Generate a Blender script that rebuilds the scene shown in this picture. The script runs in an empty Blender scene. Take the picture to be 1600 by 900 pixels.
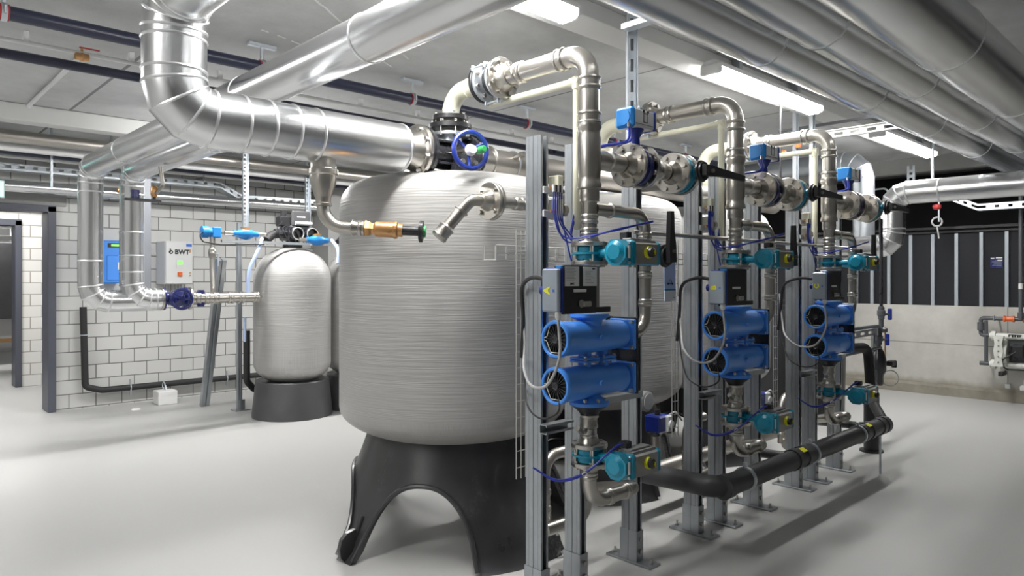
import bpy, bmesh, math, random
from mathutils import Vector as V, Matrix
random.seed(7)
PI = math.pi
# ------------------------------------------------------------------ camera, world, exposure
scn = bpy.context.scene
C = scn.collection
YAW = math.radians(46.57)
cd = bpy.data.cameras.new('camera'); cam = bpy.data.objects.new('camera', cd); C.objects.link(cam)
cam.location = (0, 0, 1.4); cam.rotation_euler = (PI/2, 0, YAW-PI/2)
cd.sensor_width = 36; cd.lens = 36*1098/1600; cd.shift_y = -14/1600; cd.clip_start = .05
scn.camera = cam
w = bpy.data.worlds.new('world'); scn.world = w; w.use_nodes = True
w.node_tree.nodes['Background'].inputs[0].default_value = (.8, .9, 1, 1)
w.node_tree.nodes['Background'].inputs[1].default_value = .25
vs = scn.view_settings
vs.view_transform = 'Standard'; vs.look = 'None'; vs.gamma = 1; vs.use_curve_mapping = False
vs.exposure = 0.08
LAMP_W = 27.0        # watts of each fluorescent luminaire
GLOW = 44.0           # emission of the diffusers

# ------------------------------------------------------------------ materials
def nt(name):
    m = bpy.data.materials.new(name); m.use_nodes = True
    return m, m.node_tree, m.node_tree.nodes['Principled BSDF']
def pm(name, col, metal=0, rough=.5, var=.06, scale=6, bump=0, bscale=40, stretch=(1, 1, 1), rvar=.08, coat=0, alpha=None, trans=0):
    m, t, b = nt(name)
    N, L = t.nodes, t.links
    tc = N.new('ShaderNodeTexCoord'); mp = N.new('ShaderNodeMapping'); mp.inputs['Scale'].default_value = stretch
    L.new(tc.outputs['Object'], mp.inputs[0])
    no = N.new('ShaderNodeTexNoise'); no.inputs['Scale'].default_value = scale; no.inputs['Detail'].default_value = 6
    L.new(mp.outputs[0], no.inputs[0])
    mx = N.new('ShaderNodeMix'); mx.data_type = 'RGBA'
    mx.inputs[6].default_value = (*[c*(1-var) for c in col], 1); mx.inputs[7].default_value = (*[min(1, c*(1+var)) for c in col], 1)
    L.new(no.outputs[0], mx.inputs[0]); L.new(mx.outputs[2], b.inputs['Base Color'])
    mr = N.new('ShaderNodeMapRange'); mr.inputs[3].default_value = max(.02, rough-rvar); mr.inputs[4].default_value = min(1, rough+rvar)
    L.new(no.outputs[0], mr.inputs[0]); L.new(mr.outputs[0], b.inputs['Roughness'])
    b.inputs['Metallic'].default_value = metal
    if coat: b.inputs['Coat Weight'].default_value = coat; b.inputs['Coat Roughness'].default_value = .15
    if trans: b.inputs['Transmission Weight'].default_value = trans
    if bump:
        n2 = N.new('ShaderNodeTexNoise'); n2.inputs['Scale'].default_value = bscale; n2.inputs['Detail'].default_value = 3
        L.new(mp.outputs[0], n2.inputs[0])
        bp = N.new('ShaderNodeBump'); bp.inputs['Strength'].default_value = bump; bp.inputs['Distance'].default_value = .01
        L.new(n2.outputs[0], bp.inputs['Height']); L.new(bp.outputs[0], b.inputs['Normal'])
    return m
def emis(name, col, s):
    m, t, b = nt(name)
    b.inputs['Base Color'].default_value = (*col, 1); b.inputs['Emission Color'].default_value = (*col, 1); b.inputs['Emission Strength'].default_value = s
    return m
def concrete(name, col, var=.12, lines=(), stain=None, rough=.75, scale=1.3, bump=.15):
    """board-marked concrete, thin dark formwork joints at given x / y / z of object space"""
    m, t, b = nt(name); N, L = t.nodes, t.links
    tc = N.new('ShaderNodeTexCoord')
    n1 = N.new('ShaderNodeTexNoise'); n1.inputs['Scale'].default_value = scale; n1.inputs['Detail'].default_value = 8; n1.inputs['Roughness'].default_value = .65
    L.new(tc.outputs['Object'], n1.inputs[0])
    n2 = N.new('ShaderNodeTexNoise'); n2.inputs['Scale'].default_value = 30; n2.inputs['Detail'].default_value = 4
    L.new(tc.outputs['Object'], n2.inputs[0])
    r = N.new('ShaderNodeValToRGB'); r.color_ramp.elements[0].position = .3; r.color_ramp.elements[1].position = .7
    r.color_ramp.elements[0].color = (*[c*(1-var) for c in col], 1); r.color_ramp.elements[1].color = (*[min(1, c*(1+var)) for c in col], 1)
    L.new(n1.outputs[0], r.inputs[0])
    cur = r.outputs[0]
    sx = N.new('ShaderNodeSeparateXYZ'); L.new(tc.outputs['Object'], sx.inputs[0])
    for ax, val, wd in lines:
        a = N.new('ShaderNodeMath'); a.operation = 'SUBTRACT'; a.inputs[1].default_value = val; L.new(sx.outputs[ax], a.inputs[0])
        ab = N.new('ShaderNodeMath'); ab.operation = 'ABSOLUTE'; L.new(a.outputs[0], ab.inputs[0])
        lt = N.new('ShaderNodeMath'); lt.operation = 'LESS_THAN'; lt.inputs[1].default_value = wd; L.new(ab.outputs[0], lt.inputs[0])
        mx = N.new('ShaderNodeMix'); mx.data_type = 'RGBA'; mx.inputs[7].default_value = (*[c*.35 for c in col], 1)
        L.new(lt.outputs[0], mx.inputs[0]); L.new(cur, mx.inputs[6]); cur = mx.outputs[2]
    if stain:
        ax, lo, hi, sc = stain      # damp stain near the foot of the wall
        ad = N.new('ShaderNodeMath'); ad.operation = 'MULTIPLY_ADD'; ad.inputs[1].default_value = .22; ad.inputs[2].default_value = -.11
        L.new(n1.outputs[0], ad.inputs[0])
        sm = N.new('ShaderNodeMath'); L.new(sx.outputs[ax], sm.inputs[0]); L.new(ad.outputs[0], sm.inputs[1])
        mr = N.new('ShaderNodeMapRange'); mr.inputs[1].default_value = lo; mr.inputs[2].default_value = hi; mr.inputs[3].default_value = 1; mr.inputs[4].default_value = 0
        L.new(sm.outputs[0], mr.inputs[0])
        mx = N.new('ShaderNodeMix'); mx.data_type = 'RGBA'; mx.inputs[7].default_value = (*sc, 1)
        L.new(mr.outputs[0], mx.inputs[0]); L.new(cur, mx.inputs[6]); cur = mx.outputs[2]
    L.new(cur, b.inputs['Base Color']); b.inputs['Roughness'].default_value = rough
    bp = N.new('ShaderNodeBump'); bp.inputs['Strength'].default_value = bump; bp.inputs['Distance'].default_value = .01
    L.new(n2.outputs[0], bp.inputs['Height']); L.new(bp.outputs[0], b.inputs['Normal'])
    return m
def blocks(name, col, mortar, bw=.256, bh=.15, ox=0, oz=0):
    m, t, b = nt(name); N, L = t.nodes, t.links
    tc = N.new('ShaderNodeTexCoord'); sx = N.new('ShaderNodeSeparateXYZ'); cx = N.new('ShaderNodeCombineXYZ')
    L.new(tc.outputs['Object'], sx.inputs[0]); L.new(sx.outputs[0], cx.inputs[0]); L.new(sx.outputs[2], cx.inputs[1])
    mp = N.new('ShaderNodeMapping'); mp.inputs['Location'].default_value = (ox, oz, 0); L.new(cx.outputs[0], mp.inputs[0])
    br = N.new('ShaderNodeTexBrick'); L.new(mp.outputs[0], br.inputs[0])
    br.inputs['Scale'].default_value = 1; br.inputs['Brick Width'].default_value = bw; br.inputs['Row Height'].default_value = bh
    br.inputs['Mortar Size'].default_value = .0055; br.inputs['Mortar Smooth'].default_value = .15; br.inputs['Bias'].default_value = 0
    br.inputs['Color1'].default_value = (*col, 1); br.inputs['Color2'].default_value = (*[c*.9 for c in col], 1); br.inputs['Mortar'].default_value = (*mortar, 1)
    L.new(br.outputs[0], b.inputs['Base Color']); b.inputs['Roughness'].default_value = .7
    bp = N.new('ShaderNodeBump'); bp.invert = True; bp.inputs['Strength'].default_value = .6; bp.inputs['Distance'].default_value = .004
    L.new(br.outputs['Fac'], bp.inputs['Height']); L.new(bp.outputs[0], b.inputs['Normal'])
    return m
def wound(name, col, zlow=.70):
    """filament-wound glass fibre shell: fine horizontal strands, steeper fibres on the bottom bowl"""
    m, t, b = nt(name); N, L = t.nodes, t.links
    tc = N.new('ShaderNodeTexCoord')
    def noise(scl, sc, det=3):
        mp = N.new('ShaderNodeMapping'); mp.inputs['Scale'].default_value = scl; L.new(tc.outputs['Object'], mp.inputs[0])
        n = N.new('ShaderNodeTexNoise'); n.inputs['Scale'].default_value = sc; n.inputs['Detail'].default_value = det; L.new(mp.outputs[0], n.inputs[0]); return n
    a = noise((.8, .8, 34), 2.4, 5); c = noise((1, 1, 1), 2.2, 4); d = noise((2.2, 2.2, 110), 1.6, 2); v = noise((60, 60, 3), 1.0, 2)
    sx = N.new('ShaderNodeSeparateXYZ'); L.new(tc.outputs['Object'], sx.inputs[0])
    low = N.new('ShaderNodeMapRange'); low.inputs[1].default_value = zlow-.012; low.inputs[2].default_value = zlow+.012; L.new(sx.outputs[2], low.inputs[0])
    r = N.new('ShaderNodeValToRGB'); r.color_ramp.elements[0].position = .3; r.color_ramp.elements[1].position = .72
    r.color_ramp.elements[0].color = (*[x*.93 for x in col], 1); r.color_ramp.elements[1].color = (*[min(1, x*1.06) for x in col], 1)
    L.new(a.outputs[0], r.inputs[0]); L.new(r.outputs[0], b.inputs['Base Color'])
    mr = N.new('ShaderNodeMapRange'); mr.inputs[1].default_value = .3; mr.inputs[2].default_value = .7; mr.inputs[3].default_value = .26; mr.inputs[4].default_value = .40
    L.new(c.outputs[0], mr.inputs[0]); L.new(mr.outputs[0], b.inputs['Roughness'])
    ad = N.new('ShaderNodeMath'); L.new(a.outputs[0], ad.inputs[0]); L.new(d.outputs[0], ad.inputs[1])
    mx = N.new('ShaderNodeMix'); L.new(low.outputs[0], mx.inputs[0]); L.new(v.outputs[0], mx.inputs[2]); L.new(ad.outputs[0], mx.inputs[3])
    bp = N.new('ShaderNodeBump'); bp.inputs['Strength'].default_value = .5; bp.inputs['Distance'].default_value = .005
    L.new(mx.outputs[0], bp.inputs['Height']); L.new(bp.outputs[0], b.inputs['Normal'])
    return m

def stained_plastic(name, col, chalk):
    m = pm(name, col, 0, .33, .7, 3.6, .10, 14, rvar=.16, coat=.3); t = m.node_tree; N, L = t.nodes, t.links; b = N['Principled BSDF']
    tc = N.new('ShaderNodeTexCoord'); n1 = N.new('ShaderNodeTexNoise'); n1.inputs['Scale'].default_value = 2.6; n1.inputs['Detail'].default_value = 3
    n2 = N.new('ShaderNodeTexNoise'); n2.inputs['Scale'].default_value = 60; n2.inputs['Detail'].default_value = 5; n2.inputs['Roughness'].default_value = .8
    L.new(tc.outputs['Object'], n1.inputs[0]); L.new(tc.outputs['Object'], n2.inputs[0])
    a = N.new('ShaderNodeMapRange'); a.inputs[1].default_value = .55; a.inputs[2].default_value = .68; L.new(n1.outputs[0], a.inputs[0])
    c = N.new('ShaderNodeMapRange'); c.inputs[1].default_value = .48; c.inputs[2].default_value = .66; c.inputs[4].default_value = .75; L.new(n2.outputs[0], c.inputs[0])
    mu = N.new('ShaderNodeMath'); mu.operation = 'MULTIPLY'; L.new(a.outputs[0], mu.inputs[0]); L.new(c.outputs[0], mu.inputs[1])
    mx = N.new('ShaderNodeMix'); mx.data_type = 'RGBA'; mx.inputs[7].default_value = (*chalk, 1)
    L.new(mu.outputs[0], mx.inputs[0]); L.new(b.inputs['Base Color'].links[0].from_socket, mx.inputs[6]); L.new(mx.outputs[2], b.inputs['Base Color'])
    return m
MT = dict(
 floor=pm('grey_floor_coating', (.47, .47, .46), 0, .42, .05, 1.1, .03, 8, rvar=.06),
 ceil=concrete('ceiling_concrete', (.54, .545, .545), .2, ((0, 1.42, .012), (0, 4.15, .01), (0, 6.02, .01), (1, 7.14, .015), (0, -1.3, .01)), rough=.7),
 conc=concrete('concrete_wall_right', (.50, .49, .455), .2, ((2, .62, .004), (1, 1.93, .004)), (2, .12, .2, (.27, .25, .2))),
 curb=concrete('stained_concrete', (.24, .22, .18), .3, scale=3),
 conc2=concrete('concrete_plain', (.33, .33, .32), .12),
 block=blocks('sand_lime_blocks', (.60, .60, .585), (.17, .17, .165), ox=-.062, oz=-.015),
 block2=blocks('lit_corridor_blocks', (.80, .79, .76), (.36, .34, .30), ox=.05),  # lighter block colours paint in the corridor's bright light
 white=pm('white_plaster', (.72, .72, .71), 0, .7, .03),
 alu=pm('aluminium_jacket', (.76, .77, .78), 1, .25, .05, 1.6, .05, 3, rvar=.05),
 strap=pm('bright_metal_strap', (.80, .81, .82), 1, .42, .02),
 ss=pm('stainless_steel', (.50, .478, .44), 1, .30, .10, 3, 0, 30, rvar=.05),
 ssd=pm('pickled_stainless', (.48, .455, .42), 1, .40, .12, 3, 0, 30, rvar=.05),
 galv=pm('galvanised_steel', (.41, .435, .46), .88, .36, .14, 14, .04, 60),
 galvd=pm('dark_steel_and_slot_shade', (.20, .21, .23), .2, .5, .1),  # dark steel parts; behind the hanging rail it paints slot shade
 zinc=pm('zinc_plated_steel', (.58, .62, .66), .9, .42, .05, 8),
 bolt=pm('bolt_steel', (.50, .48, .45), 1, .3, .1, 30),
 tank=wound('wound_glass_fibre', (.375, .37, .36)),
 tank2=wound('wound_glass_fibre_beige', (.41, .405, .395)),
 base=stained_plastic('black_base_plastic', (.030, .030, .032), (.20, .20, .20)),
 base2=pm('grey_base_plastic', (.075, .075, .08), 0, .42, .3, 6, .1, 20),
 blk=pm('black_plastic', (.016, .016, .018), 0, .4, .2, 8),
 blkm=pm('black_painted_metal', (.022, .023, .028), 0, .28, .2, 8, coat=.3),
 rub=pm('black_rubber_foam', (.02, .02, .021), 0, .62, .15, 12),
 pipeb=pm('dark_blue_black_pipe', (.028, .032, .062), 0, .3, .2, 4),
 drain=pm('charcoal_pe_pipe', (.045, .045, .048), 0, .42, .15, 6),
 blue=pm('blue_housing', (.065, .27, .80), 0, .38, .08, 3, .02, 20, coat=.1),
 blue2=pm('deep_blue_paint', (.012, .03, .24), 0, .3, .1, 6, coat=.3),
 navy=pm('navy_blue_paint', (.012, .018, .13), 0, .28, .1, 6, coat=.4),
 sky=pm('sky_blue_plastic', (.015, .20, .56), 0, .35, .08, 6),
 teal=pm('teal_plastic', (.0, .235, .37), 0, .34, .08, 6, coat=.2),
 grey=pm('actuator_grey', (.27, .27, .265), .35, .42, .06, 10),
 lgrey=pm('light_grey_enclosure', (.60, .61, .61), 0, .4, .03, 6),
 bgrey=pm('bluish_grey_cover', (.26, .30, .345), 0, .4, .05, 6),
 yel=pm('yellow_plastic', (.72, .70, .02), 0, .4, .04),
 green=pm('green_plastic', (.03, .33, .08), 0, .4, .06),
 red=pm('red_rubber', (.40, .03, .03), 0, .5, .1),
 orange=pm('orange_plastic', (.72, .14, .03), 0, .4, .08),
 brass=pm('bronze_casting', (.58, .33, .15), .85, .36, .15, 12, .06, 60),
 cream=pm('cream_pipe', (.66, .65, .52), 0, .4, .04, 4),
 wpipe=pm('white_pipe', (.74, .74, .74), 0, .4, .03),
 gpvc=pm('grey_pvc', (.085, .09, .10), 0, .4, .1, 8),
 tubeb=pm('blue_air_hose', (.03, .05, .40), 0, .3, .05),
 hose=pm('pale_blue_hose', (.42, .52, .75), 0, .3, .05),
 cable=pm('grey_cable', (.36, .36, .36), 0, .5, .05),
 wire=pm('steel_wire', (.66, .65, .62), .6, .4, .05),
 paper=pm('white_label', (.74, .74, .72), 0, .5, .02),
 ink=pm('black_ink', (.02, .02, .02), 0, .6, .05),
 gink=pm('grey_ink', (.25, .25, .25), 0, .6, .05),
 bink=pm('blue_ink', (.03, .12, .5), 0, .5, .05),
 pump=pm('white_pump_plastic', (.66, .67, .62), 0, .4, .06, 8),
 frame=pm('anthracite_door_frame', (.085, .09, .115), 0, .4, .06),
 panel=pm('black_panel', (.007, .008, .012), 0, .7, .3, 2),
 stud=pm('grey_stud', (.42, .46, .50), .4, .4, .05),
 back=pm('grey_painted_wall', (.42, .42, .42), 0, .7, .04),
 void=pm('unlit_space_black', (.006, .006, .007), 0, .8, .2),  # black colour stands in for darkness above the partition
 screen=emis('green_display', (.25, .75, .15), .6),
 diff=emis('lamp_diffuser', (1, .99, .97), GLOW),
 exits=emis('exit_sign_green', (.35, .95, .85), 1.6),
)

# ------------------------------------------------------------------ mesh builder
X, Y, Z = V((1, 0, 0)), V((0, 1, 0)), V((0, 0, 1))
def perp(a):
    a = V(a).normalized()
    u = Z.cross(a) if abs(a.z) < .9 else X.cross(a)
    u.normalize(); return u, a.cross(u)
def fillet(pts, R, n=8):
    pts = [V(p) for p in pts]; out = [pts[0]]
    for i in range(1, len(pts)-1):
        a, p, b = pts[i-1], pts[i], pts[i+1]
        d1, d2 = (a-p), (b-p); l1, l2 = d1.length, d2.length; d1.normalize(); d2.normalize()
        ang = d1.angle(d2)
        if ang > PI-.02: out.append(p); continue
        tl = min(R/math.tan(ang/2), l1*.49 if i > 1 else l1*.95, l2*.49 if i < len(pts)-2 else l2*.95); r = tl*math.tan(ang/2)
        c = p+(d1+d2).normalized()*(r/math.sin(ang/2))
        s, e = p+d1*tl-c, p+d2*tl-c; th = s.angle(e); ax = s.cross(e).normalized()
        for k in range(n+1): out.append(c+Matrix.Rotation(th*k/n, 3, ax) @ s)
    out.append(pts[-1]); return out
def smooth(pts, n=8):
    P_ = [V(p) for p in pts]; P_ = [P_[0]*2-P_[1]]+P_+[P_[-1]*2-P_[-2]]; out = []
    for i in range(1, len(P_)-2):
        a, b, c, d = P_[i-1:i+3]
        for k in range(n):
            t = k/n; out.append(.5*((2*b)+(c-a)*t+(2*a-5*b+4*c-d)*t*t+(3*b-a-3*c+d)*t**3))
    out.append(P_[-2]); return out
class M:
    def __init__(s): s.bm = bmesh.new()
    def vf(s, vs_, fs):
        vv = [s.bm.verts.new(v) for v in vs_]; ff = []
        for f in fs:
            try: ff.append(s.bm.faces.new([vv[i] for i in f]))
            except ValueError: pass
        return vv, ff
    def box(s, c, d, R=None, b=0, n=1):
        c = V(c); vs_ = []
        for i in range(8):
            p = V((((i & 1)-.5)*d[0], ((i >> 1 & 1)-.5)*d[1], ((i >> 2 & 1)-.5)*d[2]))
            vs_.append(c+(R @ p if R else p))
        vv, ff = s.vf(vs_, [(0, 2, 3, 1), (4, 5, 7, 6), (0, 1, 5, 4), (2, 6, 7, 3), (0, 4, 6, 2), (1, 3, 7, 5)])
        if b:
            es = {e for f in ff for e in f.edges}
            bmesh.ops.bevel(s.bm, geom=list(es), offset=b, segments=n, affect='EDGES', profile=.5)
        return s
    def b2(s, a, c, b=0):
        a, c = V(a), V(c); return s.box((a+c)/2, [abs(x) for x in (c-a)], b=b)
    def lathe(s, prof, p, axis, n=24, ph=0):
        p = V(p); a = V(axis).normalized(); u, v = perp(a); rings = []
        for r, h in prof:
            if r <= 1e-6: rings.append([s.bm.verts.new(p+a*h)])
            else: rings.append([s.bm.verts.new(p+a*h+(u*math.cos(ph+2*PI*k/n)+v*math.sin(ph+2*PI*k/n))*r) for k in range(n)])
        for A, B in zip(rings, rings[1:]):
            for k in range(n):
                k2 = (k+1) % n
                if len(A) == 1 and len(B) == 1: break
                q = [A[0], B[k2], B[k]] if len(A) == 1 else [A[k], A[k2], B[0]] if len(B) == 1 else [A[k], A[k2], B[k2], B[k]]
                s.bm.faces.new(q)
        if len(rings[0]) > 1: s.bm.faces.new(rings[0][::-1])
        if len(rings[-1]) > 1: s.bm.faces.new(rings[-1])
        return s
    def cyl(s, a, b, r, n=16, r2=None):
        a, b = V(a), V(b); return s.lathe([(r, 0), (r if r2 is None else r2, (b-a).length)], a, b-a, n)
    def sweep(s, path, r, n=16, cap=True):
        path = [V(p) for p in path]; q = [path[0]]
        for p in path[1:]:
            if (p-q[-1]).length > 1e-5: q.append(p)
        path = q; rr = r if isinstance(r, (list, tuple)) else [r]*len(path)
        t0 = (path[1]-path[0]).normalized(); u, v = perp(t0); rings = []; pt = t0
        for i, p in enumerate(path):
            tin = (p-path[i-1]).normalized() if i else t0
            tout = (path[i+1]-p).normalized() if i < len(path)-1 else tin
            t = (tin+tout).normalized()
            ax = pt.cross(t)
            if ax.length > 1e-7:
                R = Matrix.Rotation(pt.angle(t), 3, ax.normalized()); u = R @ u; v = R @ v
            pt = t; k_ = 1/max(.5, t.dot(tin)); side = (tout-tin)
            ring = []
            for k in range(n):
                o = (u*math.cos(2*PI*k/n)+v*math.sin(2*PI*k/n))*rr[i]
                if side.length > 1e-4:
                    sd = (side-t*side.dot(t)); sd.normalize(); o += sd*o.dot(sd)*(k_-1)
                ring.append(s.bm.verts.new(p+o))
            rings.append(ring)
        for A, B in zip(rings, rings[1:]):
            for k in range(n): s.bm.faces.new([A[k], A[(k+1) % n], B[(k+1) % n], B[k]])
        if cap: s.bm.faces.new(rings[0][::-1]); s.bm.faces.new(rings[-1])
        return s
    def pipe(s, pts, r, R=None, n=20, k=8): return s.sweep(fillet(pts, R or r*2.2, k), r, n)
    def torus(s, c, axis, R, r, n=32, m=8):
        u, v = perp(axis); a = V(axis).normalized(); c = V(c); rings = []
        for i in range(n):
            d = u*math.cos(2*PI*i/n)+v*math.sin(2*PI*i/n)
            rings.append([s.bm.verts.new(c+d*(R+r*math.cos(2*PI*j/m))+a*r*math.sin(2*PI*j/m)) for j in range(m)])
        for i in range(n):
            A, B = rings[i], rings[(i+1) % n]
            for j in range(m): s.bm.faces.new([A[j], B[j], B[(j+1) % m], A[(j+1) % m]])
        return s
    def prism(s, poly, p, ux, uy, ext):
        p, ux, uy, ext = V(p), V(ux), V(uy), V(ext); n = len(poly)
        a = [s.bm.verts.new(p+ux*q[0]+uy*q[1]) for q in poly]; b = [s.bm.verts.new(v.co+ext) for v in a]
        s.bm.faces.new(a[::-1]); s.bm.faces.new(b)
        for i in range(n): s.bm.faces.new([a[i], a[(i+1) % n], b[(i+1) % n], b[i]])
        return s
    def mesh(s, name, org=V((0, 0, 0)), sharp=32):
        bmesh.ops.recalc_face_normals(s.bm, faces=s.bm.faces)
        me = bpy.data.meshes.new(name)
        for v in s.bm.verts: v.co -= org
        s.bm.to_mesh(me); s.bm.free()
        for p in me.polygons: p.use_smooth = True
        me.set_sharp_from_angle(angle=math.radians(sharp)); return me
W = {}
def props(o, label, cat, group=None):
    if label: o['label'] = label
    if cat: o['category'] = cat
    if group: o['group'] = group
def T(name, label, cat, loc, group=None):
    o = bpy.data.objects.new(name, None); C.objects.link(o); o.location = loc; o.empty_display_size = .05
    props(o, label, cat, group); W[o.name] = V(loc); return o
def O(name, m, mat, parent, label=None, sharp=32):
    me = m.mesh(name, W[parent.name], sharp); me.materials.append(MT[mat])
    o = bpy.data.objects.new(name, me); C.objects.link(o); o.parent = parent; W[o.name] = W[parent.name]
    if label: o['label'] = label
    return o
def XO(name, m, mat, label, cat, loc=(0, 0, 0), group=None, sharp=32):
    me = m.mesh(name, V(loc), sharp); me.materials.append(MT[mat])
    o = bpy.data.objects.new(name, me); C.objects.link(o); o.location = loc; W[o.name] = V(loc); props(o, label, cat, group); return o
def ST(name, m, mat):
    me = m.mesh(name, V((0, 0, 0)), 32); me.materials.append(MT[mat])
    o = bpy.data.objects.new(name, me); C.objects.link(o); o['kind'] = 'structure'; W[o.name] = V((0, 0, 0)); return o
CA = {}
def inst(name, key, fn, mat, parent, p, sharp=32):
    if (key, mat) not in CA:
        m = M(); fn(m); me = m.mesh(name, V((0, 0, 0)), sharp); me.materials.append(MT[mat]); CA[(key, mat)] = me
    o = bpy.data.objects.new(name, CA[(key, mat)]); C.objects.link(o); o.parent = parent
    o.location = V(p)-W[parent.name]; W[o.name] = V(p); return o
KIDS = {}
def dup(root, off, label=None, group=None):
    def rec(o, par):
        c = o.copy(); C.objects.link(c); W[c.name] = W[o.name]+V(off)
        if par: c.parent = par
        for ch in [q for q in o.children]: rec(ch, c)
        return c
    r = rec(root, None); r.location = V(root.location)+V(off)
    if label: r['label'] = label
    if group: r['group'] = group
    return r
AX = {'x': X, 'y': Y, 'z': Z}
def bolts(parent, p, ax, rad, n=8, s=.011, L=.03, mat='bolt', ph=None):
    a = AX[ax]; u, v = perp(a); ph = PI/n if ph is None else ph
    for k in range(n):
        q = V(p)+(u*math.cos(ph+2*PI*k/n)+v*math.sin(ph+2*PI*k/n))*rad
        inst('bolt', ('bolt', ax, s, L), lambda m: (m.lathe([(s, -L/2), (s, -L/2+s*.9)], (0, 0, 0), a, 6), m.lathe([(s*.55, -L/2+s*.9), (s*.55, L/2-s*.9)], (0, 0, 0), a, 10), m.lathe([(s, L/2-s*.9), (s, L/2)], (0, 0, 0), a, 6)), mat, parent, q)
def flange(parent, p, ax, R, r, side, t=.018, mat='ss', n=8, hub=.045, bs=.010, bl=None):
    """weld-neck flange; side = direction (+1/-1) the hub points"""
    a = AX[ax]*side
    f = inst('flange', ('fl', ax, R, r, side, t, hub), lambda m: m.lathe([(r*.9, -t/2-.002), (R*.72, -t/2-.002), (R*.72, -t/2), (R-.002, -t/2), (R, -t/2+.002), (R, t/2-.002), (R-.002, t/2), (r*1.45, t/2), (r*1.3, t/2+.008), (r*1.04, t/2+hub*.7), (r*1.04, t/2+hub), (r*.9, t/2+hub)], (0, 0, 0), a, 40), mat, parent, p)
    if n: bolts(f, V(p)+a*(.001), ax, R*.80, n, bs, bl or t+.024)
    return f
def collar(parent, p, ax, r, L=.028, mat='ss'):
    inst('press_collar', ('col', ax, r, L), lambda m: m.lathe([(r*.98, -L), (r*1.07, -L+.002), (r*1.17, -L+.006), (r*1.20, -L+.011), (r*1.16, -L+.016), (r*1.07, -L+.019), (r*1.07, L-.019), (r*1.16, L-.016), (r*1.20, L-.011), (r*1.17, L-.006), (r*1.07, L-.002), (r*.98, L)], (0, 0, 0), AX[ax], 32), mat, parent, p)
def bead(parent, p, axis, r, mat='alu', w=.004):
    a = V(axis).normalized(); u, v = perp(a)
    m = M(); m.lathe([(r*.97, -.007), (r+w*.4, -.006), (r+w, 0), (r+w*.4, .006), (r*.97, .007)], p, a, 48)
    return O('jacket_bead', m, 'strap', parent)
def lettering(parent, s, size, p, right, up, mat='ink', name='lettering', bold=0):
    cu = bpy.data.curves.new(name, 'FONT'); cu.body = s; cu.size = size; cu.align_x = 'CENTER'; cu.align_y = 'CENTER'; cu.extrude = .0006; cu.resolution_u = 2; cu.offset = bold
    to = bpy.data.objects.new('t', cu); me = bpy.data.meshes.new_from_object(to); bpy.data.objects.remove(to); bpy.data.curves.remove(cu)
    r, u = V(right).normalized(), V(up).normalized(); n = r.cross(u)
    org = V(p)-W[parent.name]
    for v in me.vertices: c = v.co.copy(); v.co = org+r*c.x+u*c.y+n*c.z
    me.name = name; me.materials.clear(); me.materials.append(MT[mat])
    o = bpy.data.objects.new(name, me); C.objects.link(o); o.parent = parent; W[o.name] = W[parent.name]; return o

# ------------------------------------------------------------------ room
CZ = 2.88
ST('floor', M().b2((-3.5, -3.5, -.1), (12.5, 17, 0)), 'floor')
ST('ceiling', M().b2((-3.5, -3.5, CZ), (12.5, 17, CZ+.2)), 'ceil')
ST('wall_left', M().b2((1.60, 8.72, 0), (4.60, 8.92, CZ)).b2((-3.5, 8.72, 2.42), (1.60, 8.92, CZ)).b2((-3.5, 8.72, 0), (.25, 8.92, 2.42)), 'block')
ST('trim_1', M().b2((.25, 8.70, 2.17), (1.70, 8.92, 2.42), .004), 'conc2')
ST('wall_back', M().b2((4.56, 8.3, 0), (9.6, 8.9, CZ)), 'conc2')
ST('wall_right', M().b2((9.60, -3.5, 0), (9.80, 8.4, 1.08), .006), 'conc')
ST('baseboard_right', M().prism([(0, 0), (.035, 0), (.030, .10), (0, .13)], (9.60, -3.5, 0), -X, Z, Y*11.9), 'curb')
ST('wall_beyond', M().b2((11.2, -3.5, 0), (11.4, 8.4, CZ)), 'void')  # black backing wall stands in for the unlit space beyond
ST('wall_front', M().b2((-3.5, -3.7, 0), (12.5, -3.5, CZ)), 'back')
ST('wall_camera_side', M().b2((-3.7, -3.5, 0), (-3.5, 17, CZ)), 'white')
ST('door_1', M().b2((1.525, 8.66, 0), (1.60, 8.96, 2.16), .004).b2((.25, 8.66, 2.10), (1.60, 8.96, 2.17), .004).b2((.22, 8.66, 0), (.29, 8.96, 2.16), .004), 'frame')
# corridor behind the opening
ST('wall_corridor', M().b2((1.645, 11.0, 0), (5.5, 11.2, CZ)).b2((-3.5, 11.0, 2.17), (1.645, 11.2, CZ)), 'block2')
ST('door_2', M().b2((1.575, 10.96, 0), (1.645, 11.24, 2.155), .004).b2((.4, 10.96, 2.09), (1.645, 11.24, 2.17), .004), 'frame')
ST('wall_corridor_end', M().b2((5.3, 8.9, 0), (5.5, 11.0, CZ)), 'white')
ST('wall_far_room', M().b2((-3.5, 16.6, 0), (6, 16.8, CZ)), 'white')
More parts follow.
